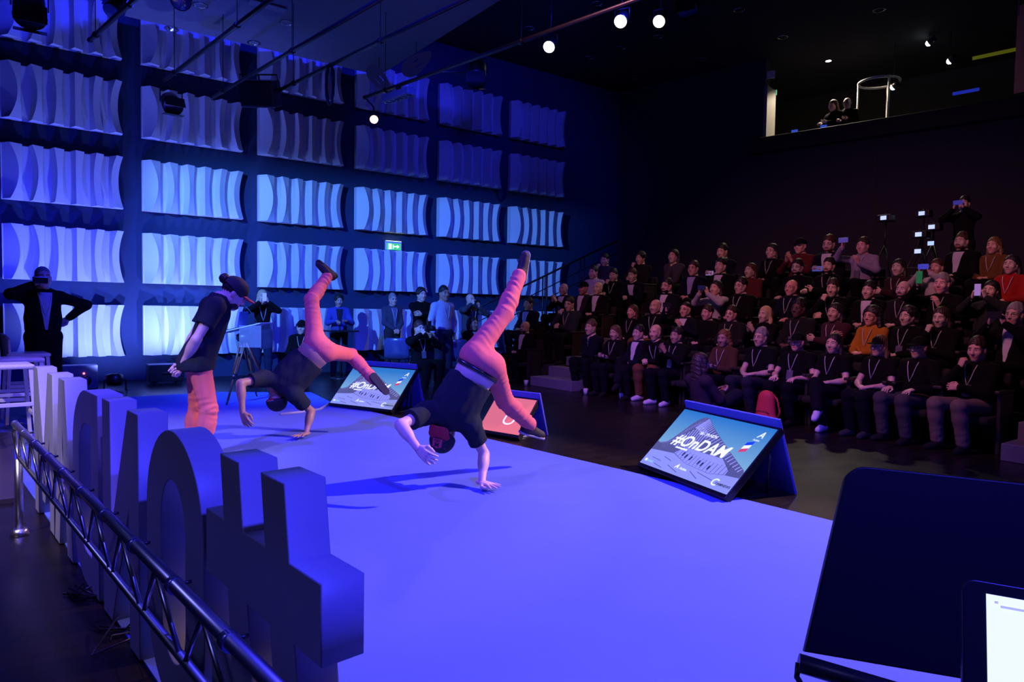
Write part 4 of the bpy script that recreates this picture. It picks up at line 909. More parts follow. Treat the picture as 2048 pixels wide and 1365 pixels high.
# ------------------------------------------------------------------ auditorium seats and audience
seat_parts=[('seat_cushion',MB().rbox((-.23,-.2,.29),(.23,.26,.37),.03).mesh('seat_cushion'),m_seat),
 ('backrest',MB().rbox((-.23,-.34,.36),(.23,-.25,.82),.035,Matrix.Rotation(.12,4,'X')@Matrix.Translation((0,.06,0))).mesh('backrest'),m_seat),
 ('armrest',MB().rbox((-.285,-.24,.60),(-.235,.16,.635),.01).mesh('armrest'),m_seatside),('armrest',MB().rbox((.235,-.24,.60),(.285,.16,.635),.01).mesh('armrest'),m_seatside),
 ('side_panel',MB().rbox((-.28,-.22,0),(-.24,.1,.60),.01).mesh('side_panel'),m_seatside),('side_panel',MB().rbox((.24,-.22,0),(.28,.1,.60),.01).mesh('side_panel'),m_seatside)]
def seat(M_,label='dark upholstered auditorium seat under a spectator'):
    t=thing('auditorium_seat',label,'seat',M=Matrix.Translation(M_.translation),group='auditorium seats')
    for nm,me,ma in seat_parts: add(nm,me,ma,t,M_)
def phone_for(F_,M_,label,col=None,upright=False,tilt=0):
    p=F_['phone']; 
    if p is None: return
    add('phone',phonev_me if upright else phone_me,m_phone if col is None else emat('phone_back_glow_%d'%int(col[2]*99+col[1]*9),col,.25),None,M_@Matrix.Translation(p)@Matrix.Rotation(tilt,4,'X'),label,'phone',group='phones held up by spectators')  # coloured phone backs get a faint glow though they are no lamps
K_=(.0045,.0045,.0055); N_=(.006,.007,.016); G_=(.013,.013,.015); WH=(.55,.53,.6); BW=(.07,.035,.02)
# row, head pixel, pose, build, hair, hair colour, skin, top, shirt under jacket, sleeve, extras, label
AUD=[
(1,1050,655,'lap','m','bald','b','l',K_,WH,'long','DG','bald bearded man in dark suit and open white shirt left of the aisle steps'),
(1,1182,656,'mouth','m','short','d','l',N_,(.2,.22,.3),'long','B','man in dark suit pressing both hands to his mouth right of the aisle'),
(1,1230,671,'laplook','f','long','d','l',K_,None,'long','L','woman with fair brown hair and a laptop on her knees'),
(1,1277,667,'chin','m','short','k','l',N_,WH,'long','','short-haired man in dark jacket with fist at his mouth'),
(1,1311,665,'lean','m','bald','k','l',K_,None,'long','B','bald man in black sweater, brown trousers and white sneakers'),
(1,1353,681,'clap','m','short','k','m',K_,None,'long','B','dark-haired man in black with clasped raised hands and white sneakers'),
(1,1448,680,'laplook','f','dreads','o','m',BW,None,'long','L','woman with long braids holding her phone low in the front row'),
(1,1522,676,'lap','m','grey','g','l',K_,None,'short','LG','grey-haired man with glasses and black polo shirt in the front row'),
(1,1595,686,'thighs','b','cap','g','l',K_,None,'short','B','heavy man in black cap and black polo with hands on his thighs'),
(1,1667,699,'lap','f','long','k','l',K_,None,'short','L','dark-haired woman in black polo with one white sneaker raised'),
(1,1758,703,'lap','f','blonde','d','l',K_,None,'short','L','woman in black cap with wavy fair hair and folded hands'),
(1,1838,696,'thighs','m','cap','g','l',K_,None,'long','LG','man in black cap and glasses with hands on his knee'),
(1,1955,700,'chin','m','short','b','l',K_,None,'long','B','rightmost front row man in beige trousers with hand on his cheek'),
(2,1057,609,'lap','m','short','k','m',N_,(.15,.2,.5),'long','L','dark-haired man in navy suit beside the stair rail'),
(2,1139,609,'chin','m','short','k','l',(.02,.03,.04),None,'long','LG','man with glasses stroking his chin, arm stretched out'),
(2,1265,624,'lap','f','long','r','l',K_,None,'long','L','smiling woman with long red hair in black'),
(2,1311,614,'lap','m','bald','k','l',K_,None,'long','L','bald man in black behind the front row bald man'),
(2,1371,620,'phoneup','m','thin','k','l',N_,WH,'long','G','man with glasses and white shirt raising a dark phone'),
(2,1415,627,'lap','m','short','b','l',K_,None,'long','','broad-faced man in plain black sweater'),
(2,1463,629,'lap','m','grey','b','l',G_,None,'long','LG','man with glasses in dark fleece with clasped hands'),
(2,1530,634,'clap','f','blonde','y','l',K_,None,'long','','blonde woman clapping in the second row'),
(2,1598,618,'lap','m','short','k','d',G_,None,'long','BG','dark-skinned man in grey jacket with glasses'),
(2,1670,626,'crossed','f','long','k','l',(.05,.02,.03),None,'long','L','woman with long dark hair in plum cardigan'),
(2,1743,639,'lap','f','afro','k','l',(.42,.17,.02),None,'long','LG','woman in mustard yellow sweater with bushy dark hair'),
(2,1816,634,'lap','m','curly','k','l',K_,None,'long','B','young man with thick dark curls in black'),
(2,1882,636,'chin','m','long','b','l',K_,None,'long','B','long-haired man resting his chin on his fist'),
(2,2030,631,'phone','m','grey','g','l',K_,WH,'long','G','older man in suit filming at the right edge'),
(3,1127,579,'clap','m','bald','k','l',K_,WH,'long','','bald man in suit with joined hands by the rail'),
(3,1167,577,'lap','m','cap','k','m',(.02,.02,.03),WH,'long','','man in dark cap with pale scarf'),
(3,1196,577,'lap','m','bald','g','l',K_,WH,'long','L','balding man in black jacket with white lanyard near the rail'),
(3,1334,573,'lap','m','short','k','l',N_,WH,'long','GD','bearded man with glasses, suit and white shirt'),
(3,1432,577,'phone','f','long','k','l',(.4,.38,.42),None,'long','','woman in white blouse filming with a phone'),
(3,1482,573,'lap','m','short','k','l',K_,None,'long','LG','man with dark-rimmed glasses in black behind the clapping blonde'),
(3,1583,576,'thighs','m','bald','k','l',N_,None,'long','LG','bald man with glasses and dark blue top in the third row'),
(3,1666,577,'chin','m','short','b','l',K_,None,'long','L','man in black touching his lanyard in the third row'),
(3,1738,582,'lap','m','short','k','l',K_,WH,'long','L','young dark-haired man with white collar and lanyard'),
(3,1807,580,'lap','m','bald','k','l',G_,None,'long','LD','bald bearded man in dark cardigan'),
(3,1884,569,'phoneup','m','grey','g','l',K_,None,'long','L','grey-haired man in black raising a green phone'),
(3,1982,583,'phone','f','bob','k','l',(.02,.025,.02),None,'long','','black-haired woman photographing with a lilac phone'),
(4,1187,546,'lap','m','short','k','l',(.45,.42,.5),None,'long','','man in white hooded sweater at the far end'),
(4,1227,551,'chin','m','short','k','l',K_,None,'long','B','man in black with hand at his mouth and white badge'),
(4,1265,551,'lean','m','short','b','l',N_,WH,'long','','man in dark suit leaning forward near the far end'),
(4,1387,538,'lap','m','short','b','l',N_,(.3,.3,.5),'long','G','man with glasses in navy jacket over lilac shirt'),
(4,1442,533,'lap','m','short','k','l',K_,WH,'long','L','young man in black sweater with white collar'),
(4,1501,542,'lap','f','long','r','l',(.09,.02,.02),None,'long','','woman in dark red looking sideways'),
(4,1595,536,'arm','m','short','k','l',K_,None,'long','GD','bearded man with round glasses and hand on the seat'),
(4,1658,533,'crossed','m','short','k','l',K_,None,'long','BD','stocky bearded man in black with a white badge'),
(4,1797,536,'crossed','f','long','k','l',(.03,.012,.015),None,'long','L','dark-haired woman with arms folded and long lanyard'),
(4,1874,536,'phone','f','bun','r','l',(.4,.36,.33),None,'long','','woman in white filming with a bright blue phone'),
(4,2023,530,'lap','f','long','k','l',(.32,.015,.012),None,'long','L','woman in bright red sweater at the right edge'),
(5,1210,517,'chin','f','short','k','l',(.03,.03,.06),None,'long','','dim spectator in the back row by the corner'),
(5,1281,517,'chin','m','curly','k','l',G_,None,'long','','curly-haired spectator hiding his mouth in the back row'),
(5,1347,513,'mouth','f','long','k','l',(.05,.05,.06),None,'long','','woman with long dark hair and hands at her face in the back row'),
(5,1445,504,'laplook','m','short','k','l',N_,WH,'long','','man in dark jacket looking down at a phone in the back row'),
(5,1544,503,'lap','f','long','k','l',K_,None,'long','LG','woman with long dark hair and glasses in the back row'),
(5,1601,492,'clap','m','cap','k','l',(.10,.015,.02),None,'long','G','man in dark cap and maroon shirt'),
(5,1658,489,'laplook','m','short','r','l',N_,WH,'long','DG','red-bearded man in suit and white shirt with striped lanyard'),
(5,1726,493,'phoneup','m','short','b','l',(.28,.24,.36),None,'long','B','man in lilac shirt holding his phone high'),
(5,1924,484,'lap','m','short','r','l',K_,WH,'long','D','reddish-bearded man in black jacket and pale shirt'),
(5,1988,492,'lap','f','long','o','l',(.16,.07,.02),None,'long','L','woman with long auburn hair in a tan top'),
]
BOT={1311:(.14,.065,.03),1955:(.16,.12,.09),1838:(.06,.055,.05),1522:(.02,.02,.03)}
SHO={1311:(.6,.55,.58),1353:(.6,.55,.58),1667:(.55,.52,.56),1758:(.03,.03,.03)}
for (k,x,y,pose,sex,hair,hc,sk,top,shirt,slv,ex,lab) in AUD:
    P=onX(x,y,XR(k)); fl=RISE*(k-1); po='legs' if x in(1667,1277) else pose
    F_=fig(po,sex,slv); J=F_['J']
    sc=min(1.12,max(.93,(P[2]-fl)/J['head'][2]))
    yw=math.radians(90)+math.atan2(P[1]-5.6,9.5)*.45+random.uniform(-.1,.1)
    hx=Vector((J['head'][0],J['head'][1],0)); off=rotZ(yw)@hx
    base=Vector((P[0]-off.x*sc,P[1]-off.y*sc,fl)); M_=Matrix.Translation(base)@rotZ(yw)@Matrix.Scale(sc,4)
    seat(Matrix.Translation((base.x,base.y,fl))@rotZ(math.radians(90)),'dark auditorium seat occupied by the '+' '.join(lab.split()[:10]))
    tone=tuple(c*random.uniform(.85,1.1) for c in SKINC[sk])
    person(lab,M_,F_,tone,'short' if hair=='cap' else hair,hc,top,BOT.get(x,(.005,.005,.008)),SHO.get(x,(.012,.011,.011)),shirt,ex,'seated spectators',cap=K_ if hair=='cap' or x==1758 else None)
    if F_['phone'] is not None:
        col={1371:None,1432:None,1884:(.02,.25,.08),1982:(.5,.4,.9),1874:(.08,.12,.9),1726:(.12,.12,.55),1658:(.1,.2,.8),2030:None,1448:None,1445:(.3,.4,.9),1230:None}.get(x)
        phone_for(F_,M_,'phone in the hands of the '+' '.join(lab.split()[:9]),col,upright=x in(1884,1982))
for (k,x,y,w) in ((1,1400,690,'front row'),(3,1640,600,'third row'),(5,1800,500,'back row left of centre'),(5,1860,490,'back row right of centre'),(4,1735,540,'fourth row')):
    P=onX(x,y,XR(k)); seat(Matrix.Translation((P[0],P[1],RISE*(k-1)))@rotZ(math.radians(90)),'empty dark auditorium seat in the '+w)
# woman on the floor before the front row, seen from behind
q=onX(1407,735,6.95); F_=fig('floor','f','long'); M_=Matrix.Translation((q[0],q[1],0))@rotZ(math.radians(-100))
person('person with long wavy hair sitting on the floor before the front row',M_,F_,SKINC['m'],'dreads','b',(.03,.02,.03),(.012,.012,.016),(.02,.02,.02),None,'')
# red backpack, cups
p=onX(1532,800,7.12)*A(1,1,0); t=thing('backpack','red backpack leaning against the front row','backpack',p); M_=Matrix.Translation(p)@rotZ(math.radians(100)); m_red=mat('red_nylon',(.5,.025,.03),.7)
s=SDF(); s.cone((0,0,.10),(0,-.02,.36),.13,.10,k=.05,flat=(np.array([0,1.,0]),.6)).cone((-.06,0,.08),(.06,0,.08),.09,.09,k=.04); V,Fq=s.mesh(.012); V[:,2]=np.maximum(V[:,2],0); add('bag',np_mesh('bag',V,Fq),m_red,t,M_)
s=SDF(); s.ell((0,.085,.14),(.085,.035,.09)); V,Fq=s.mesh(.01); add('front_pocket',np_mesh('p',V,Fq),m_red,t,M_)
add('zip',MB().tube([(-.08,.09,.2),(-.05,.115,.225),(.05,.115,.225),(.08,.09,.2)],.004,5).mesh(),m_steel,t,M_); add('strap',MB().tube([(-.12,-.03,.1),(-.16,-.02,.22),(-.12,-.03,.36),(-.04,-.03,.44)],.012,6).mesh(),m_red,t,M_)
add('print',text_mesh('UO',.05,.001),mat('print_white',(.7,.6,.6),.6),t,M_@Matrix.Translation((.035,.122,.12))@Matrix.Rotation(math.pi/2,4,'X')@Matrix.Rotation(math.pi,4,'Y'))
cup=MB().lathe([(0,0),(.03,0),(.04,.1),(.037,.1),(.028,.006),(0,.006)],14).mesh('cup')
for (x,y,w) in ((1052,772,'left of the aisle steps'),(1171,790,'between the feet right of the aisle'),(1243,800,'beside the white sneakers')):
    add('paper_cup',cup,mat('cup_pale',(.5,.48,.5),.6),None,Matrix.Translation(gr(x,y)),'small pale cup on the floor '+w,'cup')
# tripods with camera screens behind the last row, and a standing man filming
m_lcd=emat('camera_screen',(.45,.6,1),1.1)
for (x,y,X,w,scr) in ((1772,437,12.6,'with one small lit screen above the back row',1),(1842,470,12.3,'with two lit screens in the middle',2),(1868,455,12.8,'with two lit screens beside the man filming',2),(1848,428,13.3,'tallest, with a tiny lit screen',1)):
    P=onX(x,y,X); fl=RISE*5; t=thing('camera_tripod','black camera tripod '+w,'tripod',(P[0],P[1],fl)); c=A(P[0],P[1],0)
    for a in (0,2.1,4.2): add('leg',MB().tube([c+A(0,0,fl+.95),c+A(.38*math.cos(a),.38*math.sin(a),fl+.01)],.014,6).mesh(),m_plast,t)
    add('column',MB().tube([c+A(0,0,fl+.8),A(P[0],P[1],P[2]-.05)],.016,8).mesh(),m_plast,t)
    cm=add('camera',MB().rbox((-.09,-.12,-.06),(.09,.12,.06),.015).tube([(.0,0,0),(.0,.0,.09)],.02,8).mesh(),m_plast,t,Matrix.Translation(P))
    for i in range(scr):
        dz=-.0 if scr==1 else (.0 if i==0 else -.28)
        add('screen',MB().box((-.10,-.05,dz-.035),(-.095,.05,dz+.035)).mesh(),m_lcd,cm,Matrix.Translation(P))
        if dz: add('arm',MB().tube([(-.05,0,0),(-.09,0,dz)],.01,6).mesh(),m_plast,cm,Matrix.Translation(P))
P=onX(1927,454,12.35); F_=fig('phone','m','long',True); J=F_['J']; sc=min(1.06,(P[2]-RISE*5)/J['head'][2]); sc=max(sc,.93); M_=Matrix.Translation((P[0],P[1],RISE*5))@rotZ(math.radians(95))@Matrix.Scale(sc,4)
person('man in black standing behind the last row filming with a phone',M_,F_,SKINC['l'],'short','k',K_,(.01,.01,.012),(.01,.01,.01),None,'',None)
phone_for(F_,M_,'phone held up by the man standing behind the last row',(.04,.06,.5))
# ------------------------------------------------------------------ stair railing at the far end of the tribune
YR=12.25; R_=lambda x,y:onY(x,y,YR)
t=thing('handrail','dark metal stair railing at the far end of the tribune','railing',R_(940,700))
pts=[R_(932,627),R_(1000,595),R_(1090,552),R_(1165,515),R_(1235,482)]
for dz,r in((0,.024),(-.3,.012),(-.55,.012)): add('rail',MB().tube([p+A(0,0,dz) for p in pts],r,8).mesh(),m_steel,t)
for p in (pts[0],pts[2]-A(.06,0,0),pts[2]+A(.06,0,0),pts[3]-A(.06,0,0),pts[3]+A(.06,0,0)):
    zt=max(0,min(5,math.floor((p[0]-(XR(2)-.56))/.8)+1))*RISE if p[0]>XR(2)-.56 else 0
    add('post',MB().tube([p,A(p[0],p[1],zt)],.018,8).mesh(),m_steel,t)
# ------------------------------------------------------------------ plastic chairs and people by the panel wall
m_chair=mat('dark_blue_plastic',(.06,.07,.2),.28)
def shell_chair(p,rz,label):
    M_=Matrix.Translation(p)@rotZ(rz); t=thing('shell_chair',label,'chair',p,group='dark plastic chairs near the panel wall')
    n=9;m=8;V=[];Fc=[]
    prof=[(.22,.44),(.1,.43),(-.08,.425),(-.17,.45),(-.215,.55),(-.235,.66),(-.25,.76),(-.255,.82)]
    for i,(yy,zz) in enumerate(prof):
        wd=.23-(.05 if i==m-1 else 0)-(.02 if i==0 else 0)
        for j in range(n):
            u_=2*j/(n-1)-1; V.append((u_*wd,yy+(.05*u_*u_ if i>3 else 0),zz+(.025*u_*u_ if i<=3 else 0)))
    k=len(V); V+= [(x*.98,y_-.012,z_-.012) for x,y_,z_ in V]
    for i in range(m-1):
        for j in range(n-1): Fc+=[(i*n+j,i*n+j+1,(i+1)*n+j+1,(i+1)*n+j),(k+(i+1)*n+j,k+(i+1)*n+j+1,k+i*n+j+1,k+i*n+j)]
    for j in range(n-1): Fc+=[(j+1,j,k+j,k+j+1),((m-1)*n+j,(m-1)*n+j+1,k+(m-1)*n+j+1,k+(m-1)*n+j)]
    for i in range(m-1): Fc+=[(i*n,(i+1)*n,k+(i+1)*n,k+i*n),((i+1)*n+n-1,i*n+n-1,k+i*n+n-1,k+(i+1)*n+n-1)]
    mb=MB(); mb.addv(V,Fc,True); add('shell',mb.mesh(),m_chair,t,M_)
    for x in(-1,1):
        for y in(-1,1): add('leg',MB().tube([(x*.15,y*.13,.42),(x*.21,y*.21,.01)],.011,8).mesh(),m_chrome,t,M_)
for (x,y,w) in ((797,764,'leftmost, behind the crouching photographer'),(868,768,'second from the left'),(912,768,'third from the left'),(948,764,'rightmost, under the seated woman')):
    p=gr(x,y); shell_chair(p,math.radians((-36 if x<940 else 195)+random.uniform(-10,10)),'glossy dark blue plastic chair, '+w)
def stander(lab,x,y,ht,pose,sex,hair,hc,sk,top,shirt,ex,bottom,rz,Yp=None,slv='long',cap=None,fl=0):
    d=ray(x,y); F_=fig(pose,sex,slv,True); hc0=F_['J']['head'][2]; sc=ht/1.74
    P=CAM+d*((hc0*sc+fl-H)/d[2])
    if Yp or P[1]>12.75: P=onY(x,y,Yp or 12.75); sc=(P[2]-fl)/hc0
    M_=Matrix.Translation((P[0],P[1],fl))@rotZ(math.radians(rz))@Matrix.Scale(sc,4)
    person(lab,M_,F_,SKINC[sk],hair,hc,top,bottom,(.012,.011,.012),shirt,ex,None,cap=cap); return F_,M_
tocam=lambda x: math.degrees(math.atan2(1,0))+0
F_,M_=stander('man in dark suit and white shirt filming at far left',85,556,1.78,'oneup','b','thin','g','l',K_,(.5,.5,.55),'L',K_,190,9.9); phone_for(F_,M_,'phone of the man in dark suit at far left')
F_,M_=stander('blonde woman in black photographing behind the lectern',525,594,1.66,'phone','f','blonde','y','l',K_,None,'L',(.015,.02,.05),170); phone_for(F_,M_,'white phone of the blonde woman behind the lectern',(.5,.5,.6),True)
F_,M_=stander('man in blue jacket writing at a small standing desk',678,602,1.62,'write','m','curly','k','m',(.05,.06,.28),(.02,.02,.03),'',(.02,.02,.04),165)
pd=M_@Vector((0,.38,.98)); t=thing('standing_desk','small black standing desk of the writing man','desk',(pd.x,pd.y,0)); add('top',MB().rbox((-.28,-.2,-.015),(.28,.2,.015),.005).mesh(),m_plast,t,Matrix.Translation(pd)); add('post',MB().tube([(pd.x,pd.y,.03),(pd.x,pd.y,pd.z)],.025,8).mesh(),m_steel,t); add('base',MB().lathe([(0,.03),(.2,.025),(.22,0),(0,0)],18,Matrix.Translation((pd.x,pd.y,0))).mesh(),m_steel,t)
F_,M_=stander('older man in cardigan with hands folded in front',785,600,1.68,'clasp','m','grey','g','l',(.05,.055,.09),(.12,.14,.25),'LG',(.03,.03,.035),180)
F_,M_=stander('dark-haired man with moustache in black roll neck',842,590,1.76,'crossed','m','curly','k','l',K_,None,'',K_,180)
F_,M_=stander('man in pale blue shirt among the standing group',887,588,1.76,'down','m','short','k','m',(.33,.35,.5),None,'L',(.02,.02,.04),185)
F_,M_=stander('bald bearded man in grey filming beside the railing',940,600,1.68,'photo','b','bald','k','l',(.05,.055,.08),None,'LD',(.03,.03,.04),185); phone_for(F_,M_,'phone of the bald bearded man beside the railing')
# crouching photographer, seated woman, kneeling person
q=gr(845,775); F_=fig('photo','m','long'); M_=Matrix.Translation((q[0],q[1]+.1,-.08))@rotZ(math.radians(185)); person('crouching photographer in black aiming a large camera',M_,F_,SKINC['l'],'short','r',K_,K_,K_,None,'B')
pc=M_@Vector(F_['phone']+A(0,.02,.06)); t=thing('photo_camera','large black photo camera with flash held by the crouching photographer','camera',pc); RMx=Matrix.Translation(pc)@rotZ(math.radians(185))
add('camera_body',MB().rbox((-.075,-.035,-.05),(.075,.035,.05),.012).mesh(),m_plast,t,RMx); add('lens',MB().lathe([(.035,0),(.04,.1),(.045,.14),(.04,.15),(0,.14)],16,RMx@Matrix.Rotation(-math.pi/2,4,'X')).mesh(),m_plast,t); add('flash',MB().rbox((-.035,-.03,.05),(.035,.03,.16),.01).mesh(),m_plast,t,RMx); add('diffuser',MB().rbox((-.038,.02,.12),(.038,.06,.175),.012).mesh(),mat('flash_white',(.8,.75,.8),.5),t,RMx)
q=gr(948,764); F_=fig('lap','f','long'); M_=Matrix.Translation((q[0],q[1]+.02,0))@rotZ(math.radians(195)); person('dark-haired woman in black sitting among the plastic chairs',M_,F_,SKINC['m'],'bob','k',K_,K_,K_,(.3,.32,.5),'B')
q=gr(603,772); F_=fig('lap','m','long'); M_=Matrix.Translation((q[0]+.2,q[1]+.6,-.1))@rotZ(math.radians(150)); person('dark figure in cap crouching behind the middle dancer',M_,F_,SKINC['l'],'short','k',K_,K_,K_,None,'L',cap=K_)
# ------------------------------------------------------------------ control booth
def rl(x,y,off): return onRear(x,y,off)
BZ=zs-.95
for (x,y,lab,pose,hair,rz,ex) in ((1668,190,'technician with long hair leaning at the booth console','write','long',78,''),(1695,198,'shaven-headed technician with headset at the booth console','write','bald',100,'G')):
    P=rl(x,y,.55); F_=fig(pose,'m','long',True); sc=(P[2]-BZ)/F_['J']['head'][2]; sc=min(1.0,max(.8,sc)); M_=Matrix.Translation((P[0],P[1],BZ))@rotZ(math.radians(rz))@Matrix.Scale(sc,4)
    person(lab,M_,F_,SKINC['l'],hair,'b',K_,K_,K_,None,ex)
P=rl(1900,190,0)
add('mixing_console',MB().rbox((tb+.2,.28,zs-.12),(tb+7,.55,zs+.06),.03,RM).mesh(),m_plast,None,None,'long black mixing console along the booth opening','console')
for (x,y,w) in ((1590,234,'left monitor glowing blue on the booth console'),(1648,232,'small screen before the technicians on the booth console')):
    P=rl(x,y,.2); P[2]=zs+.11; add('console_screen',MB().rbox((-.07,-.01,-.05),(.07,.01,.05),.005).mesh(),emat('console_blue',(.05,.12,.9),.5),None,Matrix.Translation(P)@rotZ(-math.pi/2+al),w,'screen')
P=rl(1657,121,1.1); t=thing('booth_lamp','bright oval ceiling lamp above the booth technicians','lamp',P)
add('shade',MB().lathe([(.17,0),(.18,.05),(.05,.1),(0,.1)],18,Matrix.Translation(P)).mesh(),m_plast,t); add('bulb',MB().lathe([(0,-.02),(.1,-.01),(.16,.01)],18,Matrix.Translation(P)).mesh(),emat('booth_bulb',(1,.93,.8),40),t)
add('rod',MB().tube([P+A(0,0,.1),A(P[0],P[1],CZ)],.01,6).mesh(),m_steel,t)
l=bpy.data.lights.new('booth_lamp_light','SPOT'); l.energy=520; l.color=(1,.85,.65); l.spot_size=2.2; l.shadow_soft_size=.15; lo=bpy.data.objects.new('booth_lamp_light',l); COL.objects.link(lo); lo.location=P-A(0,0,.06)
for (x,y,w) in ((1858,86,'elongated lit lamp high in the booth'),(1787,174,'round blue-white lamp inside the booth'),(1900,122,'small lit spotlight at the right of the booth')):
    P=rl(x,y,.9); t=thing('booth_spot',w,'lamp',P); add('housing',MB().lathe([(0,.16),(.06,.15),(.075,0),(.065,0)],14,Matrix.Translation(P)@Matrix.Rotation(1.1,4,'X')).mesh(),m_plast,t); add('lens',MB().lathe([(0,-.07),(.04,-.055),(.062,-.02),(.064,.01)],14,Matrix.Translation(P)@Matrix.Rotation(1.1,4,'X')).mesh(),emat('booth_lens',(.8,.9,1),10),t); add('rod',MB().tube([P,A(P[0],P[1],CZ)],.008,5).mesh(),m_steel,t)
P=rl(1758,215,1.0); t=thing('ring_stand','pale circular tube frame standing in the booth','frame',(P[0],P[1],BZ)); rt=[rl(1758,165,1.0)+A(.42*math.cos(a),.42*math.sin(a),0) for a in np.arange(20)*2*math.pi/20]; m_pale=mat('pale_tube',(.4,.38,.34),.5)
add('ring',MB().tube(rt,.028,8,closed=True).mesh(),m_pale,t)
for i in(0,7,13): add('post',MB().tube([rt[i],A(rt[i][0],rt[i][1],BZ)],.024,8).mesh(),m_pale,t)
P=rl(1537,150,.1); add('booth_sign',MB().rbox((-.14,-.02,-.09),(.14,.02,.09),.01).mesh(),m_white,None,Matrix.Translation(P)@rotZ(-math.pi/2+al+.3),'small pale box on the left jamb of the booth','sign')
P=rl(1543,187,.6); add('green_sign',MB().rbox((-.13,-.015,-.06),(.13,.015,.06),.006).mesh(),emat('green_exit',(.05,.6,.25),.7),None,Matrix.Translation(P)@rotZ(-math.pi/2+al),'small lit green exit sign inside the booth','sign')
a,b_=rl(1945,117,.15),rl(2040,97,.15); add('tape_strip',MB().tube([a,b_],.035,6).mesh(),mat('yellow_green',(.45,.5,.02),.6,emit=.12),None,None,'yellow-green strip along the booth front at right','strip')  # tape given a faint glow of its own, no lamp in it
a,b_=rl(1905,188,.2),rl(1950,179,.2); add('blue_strip',MB().box((0,0,-.03),(.45,.02,.03)).mesh(),emat('blue_strip',(.02,.04,.6),.5),None,frame(a,nrm(b_-a),nrm(np.cross([0,0,1],b_-a)),(0,0,1)),'blue lit strip on the booth ledge','strip')

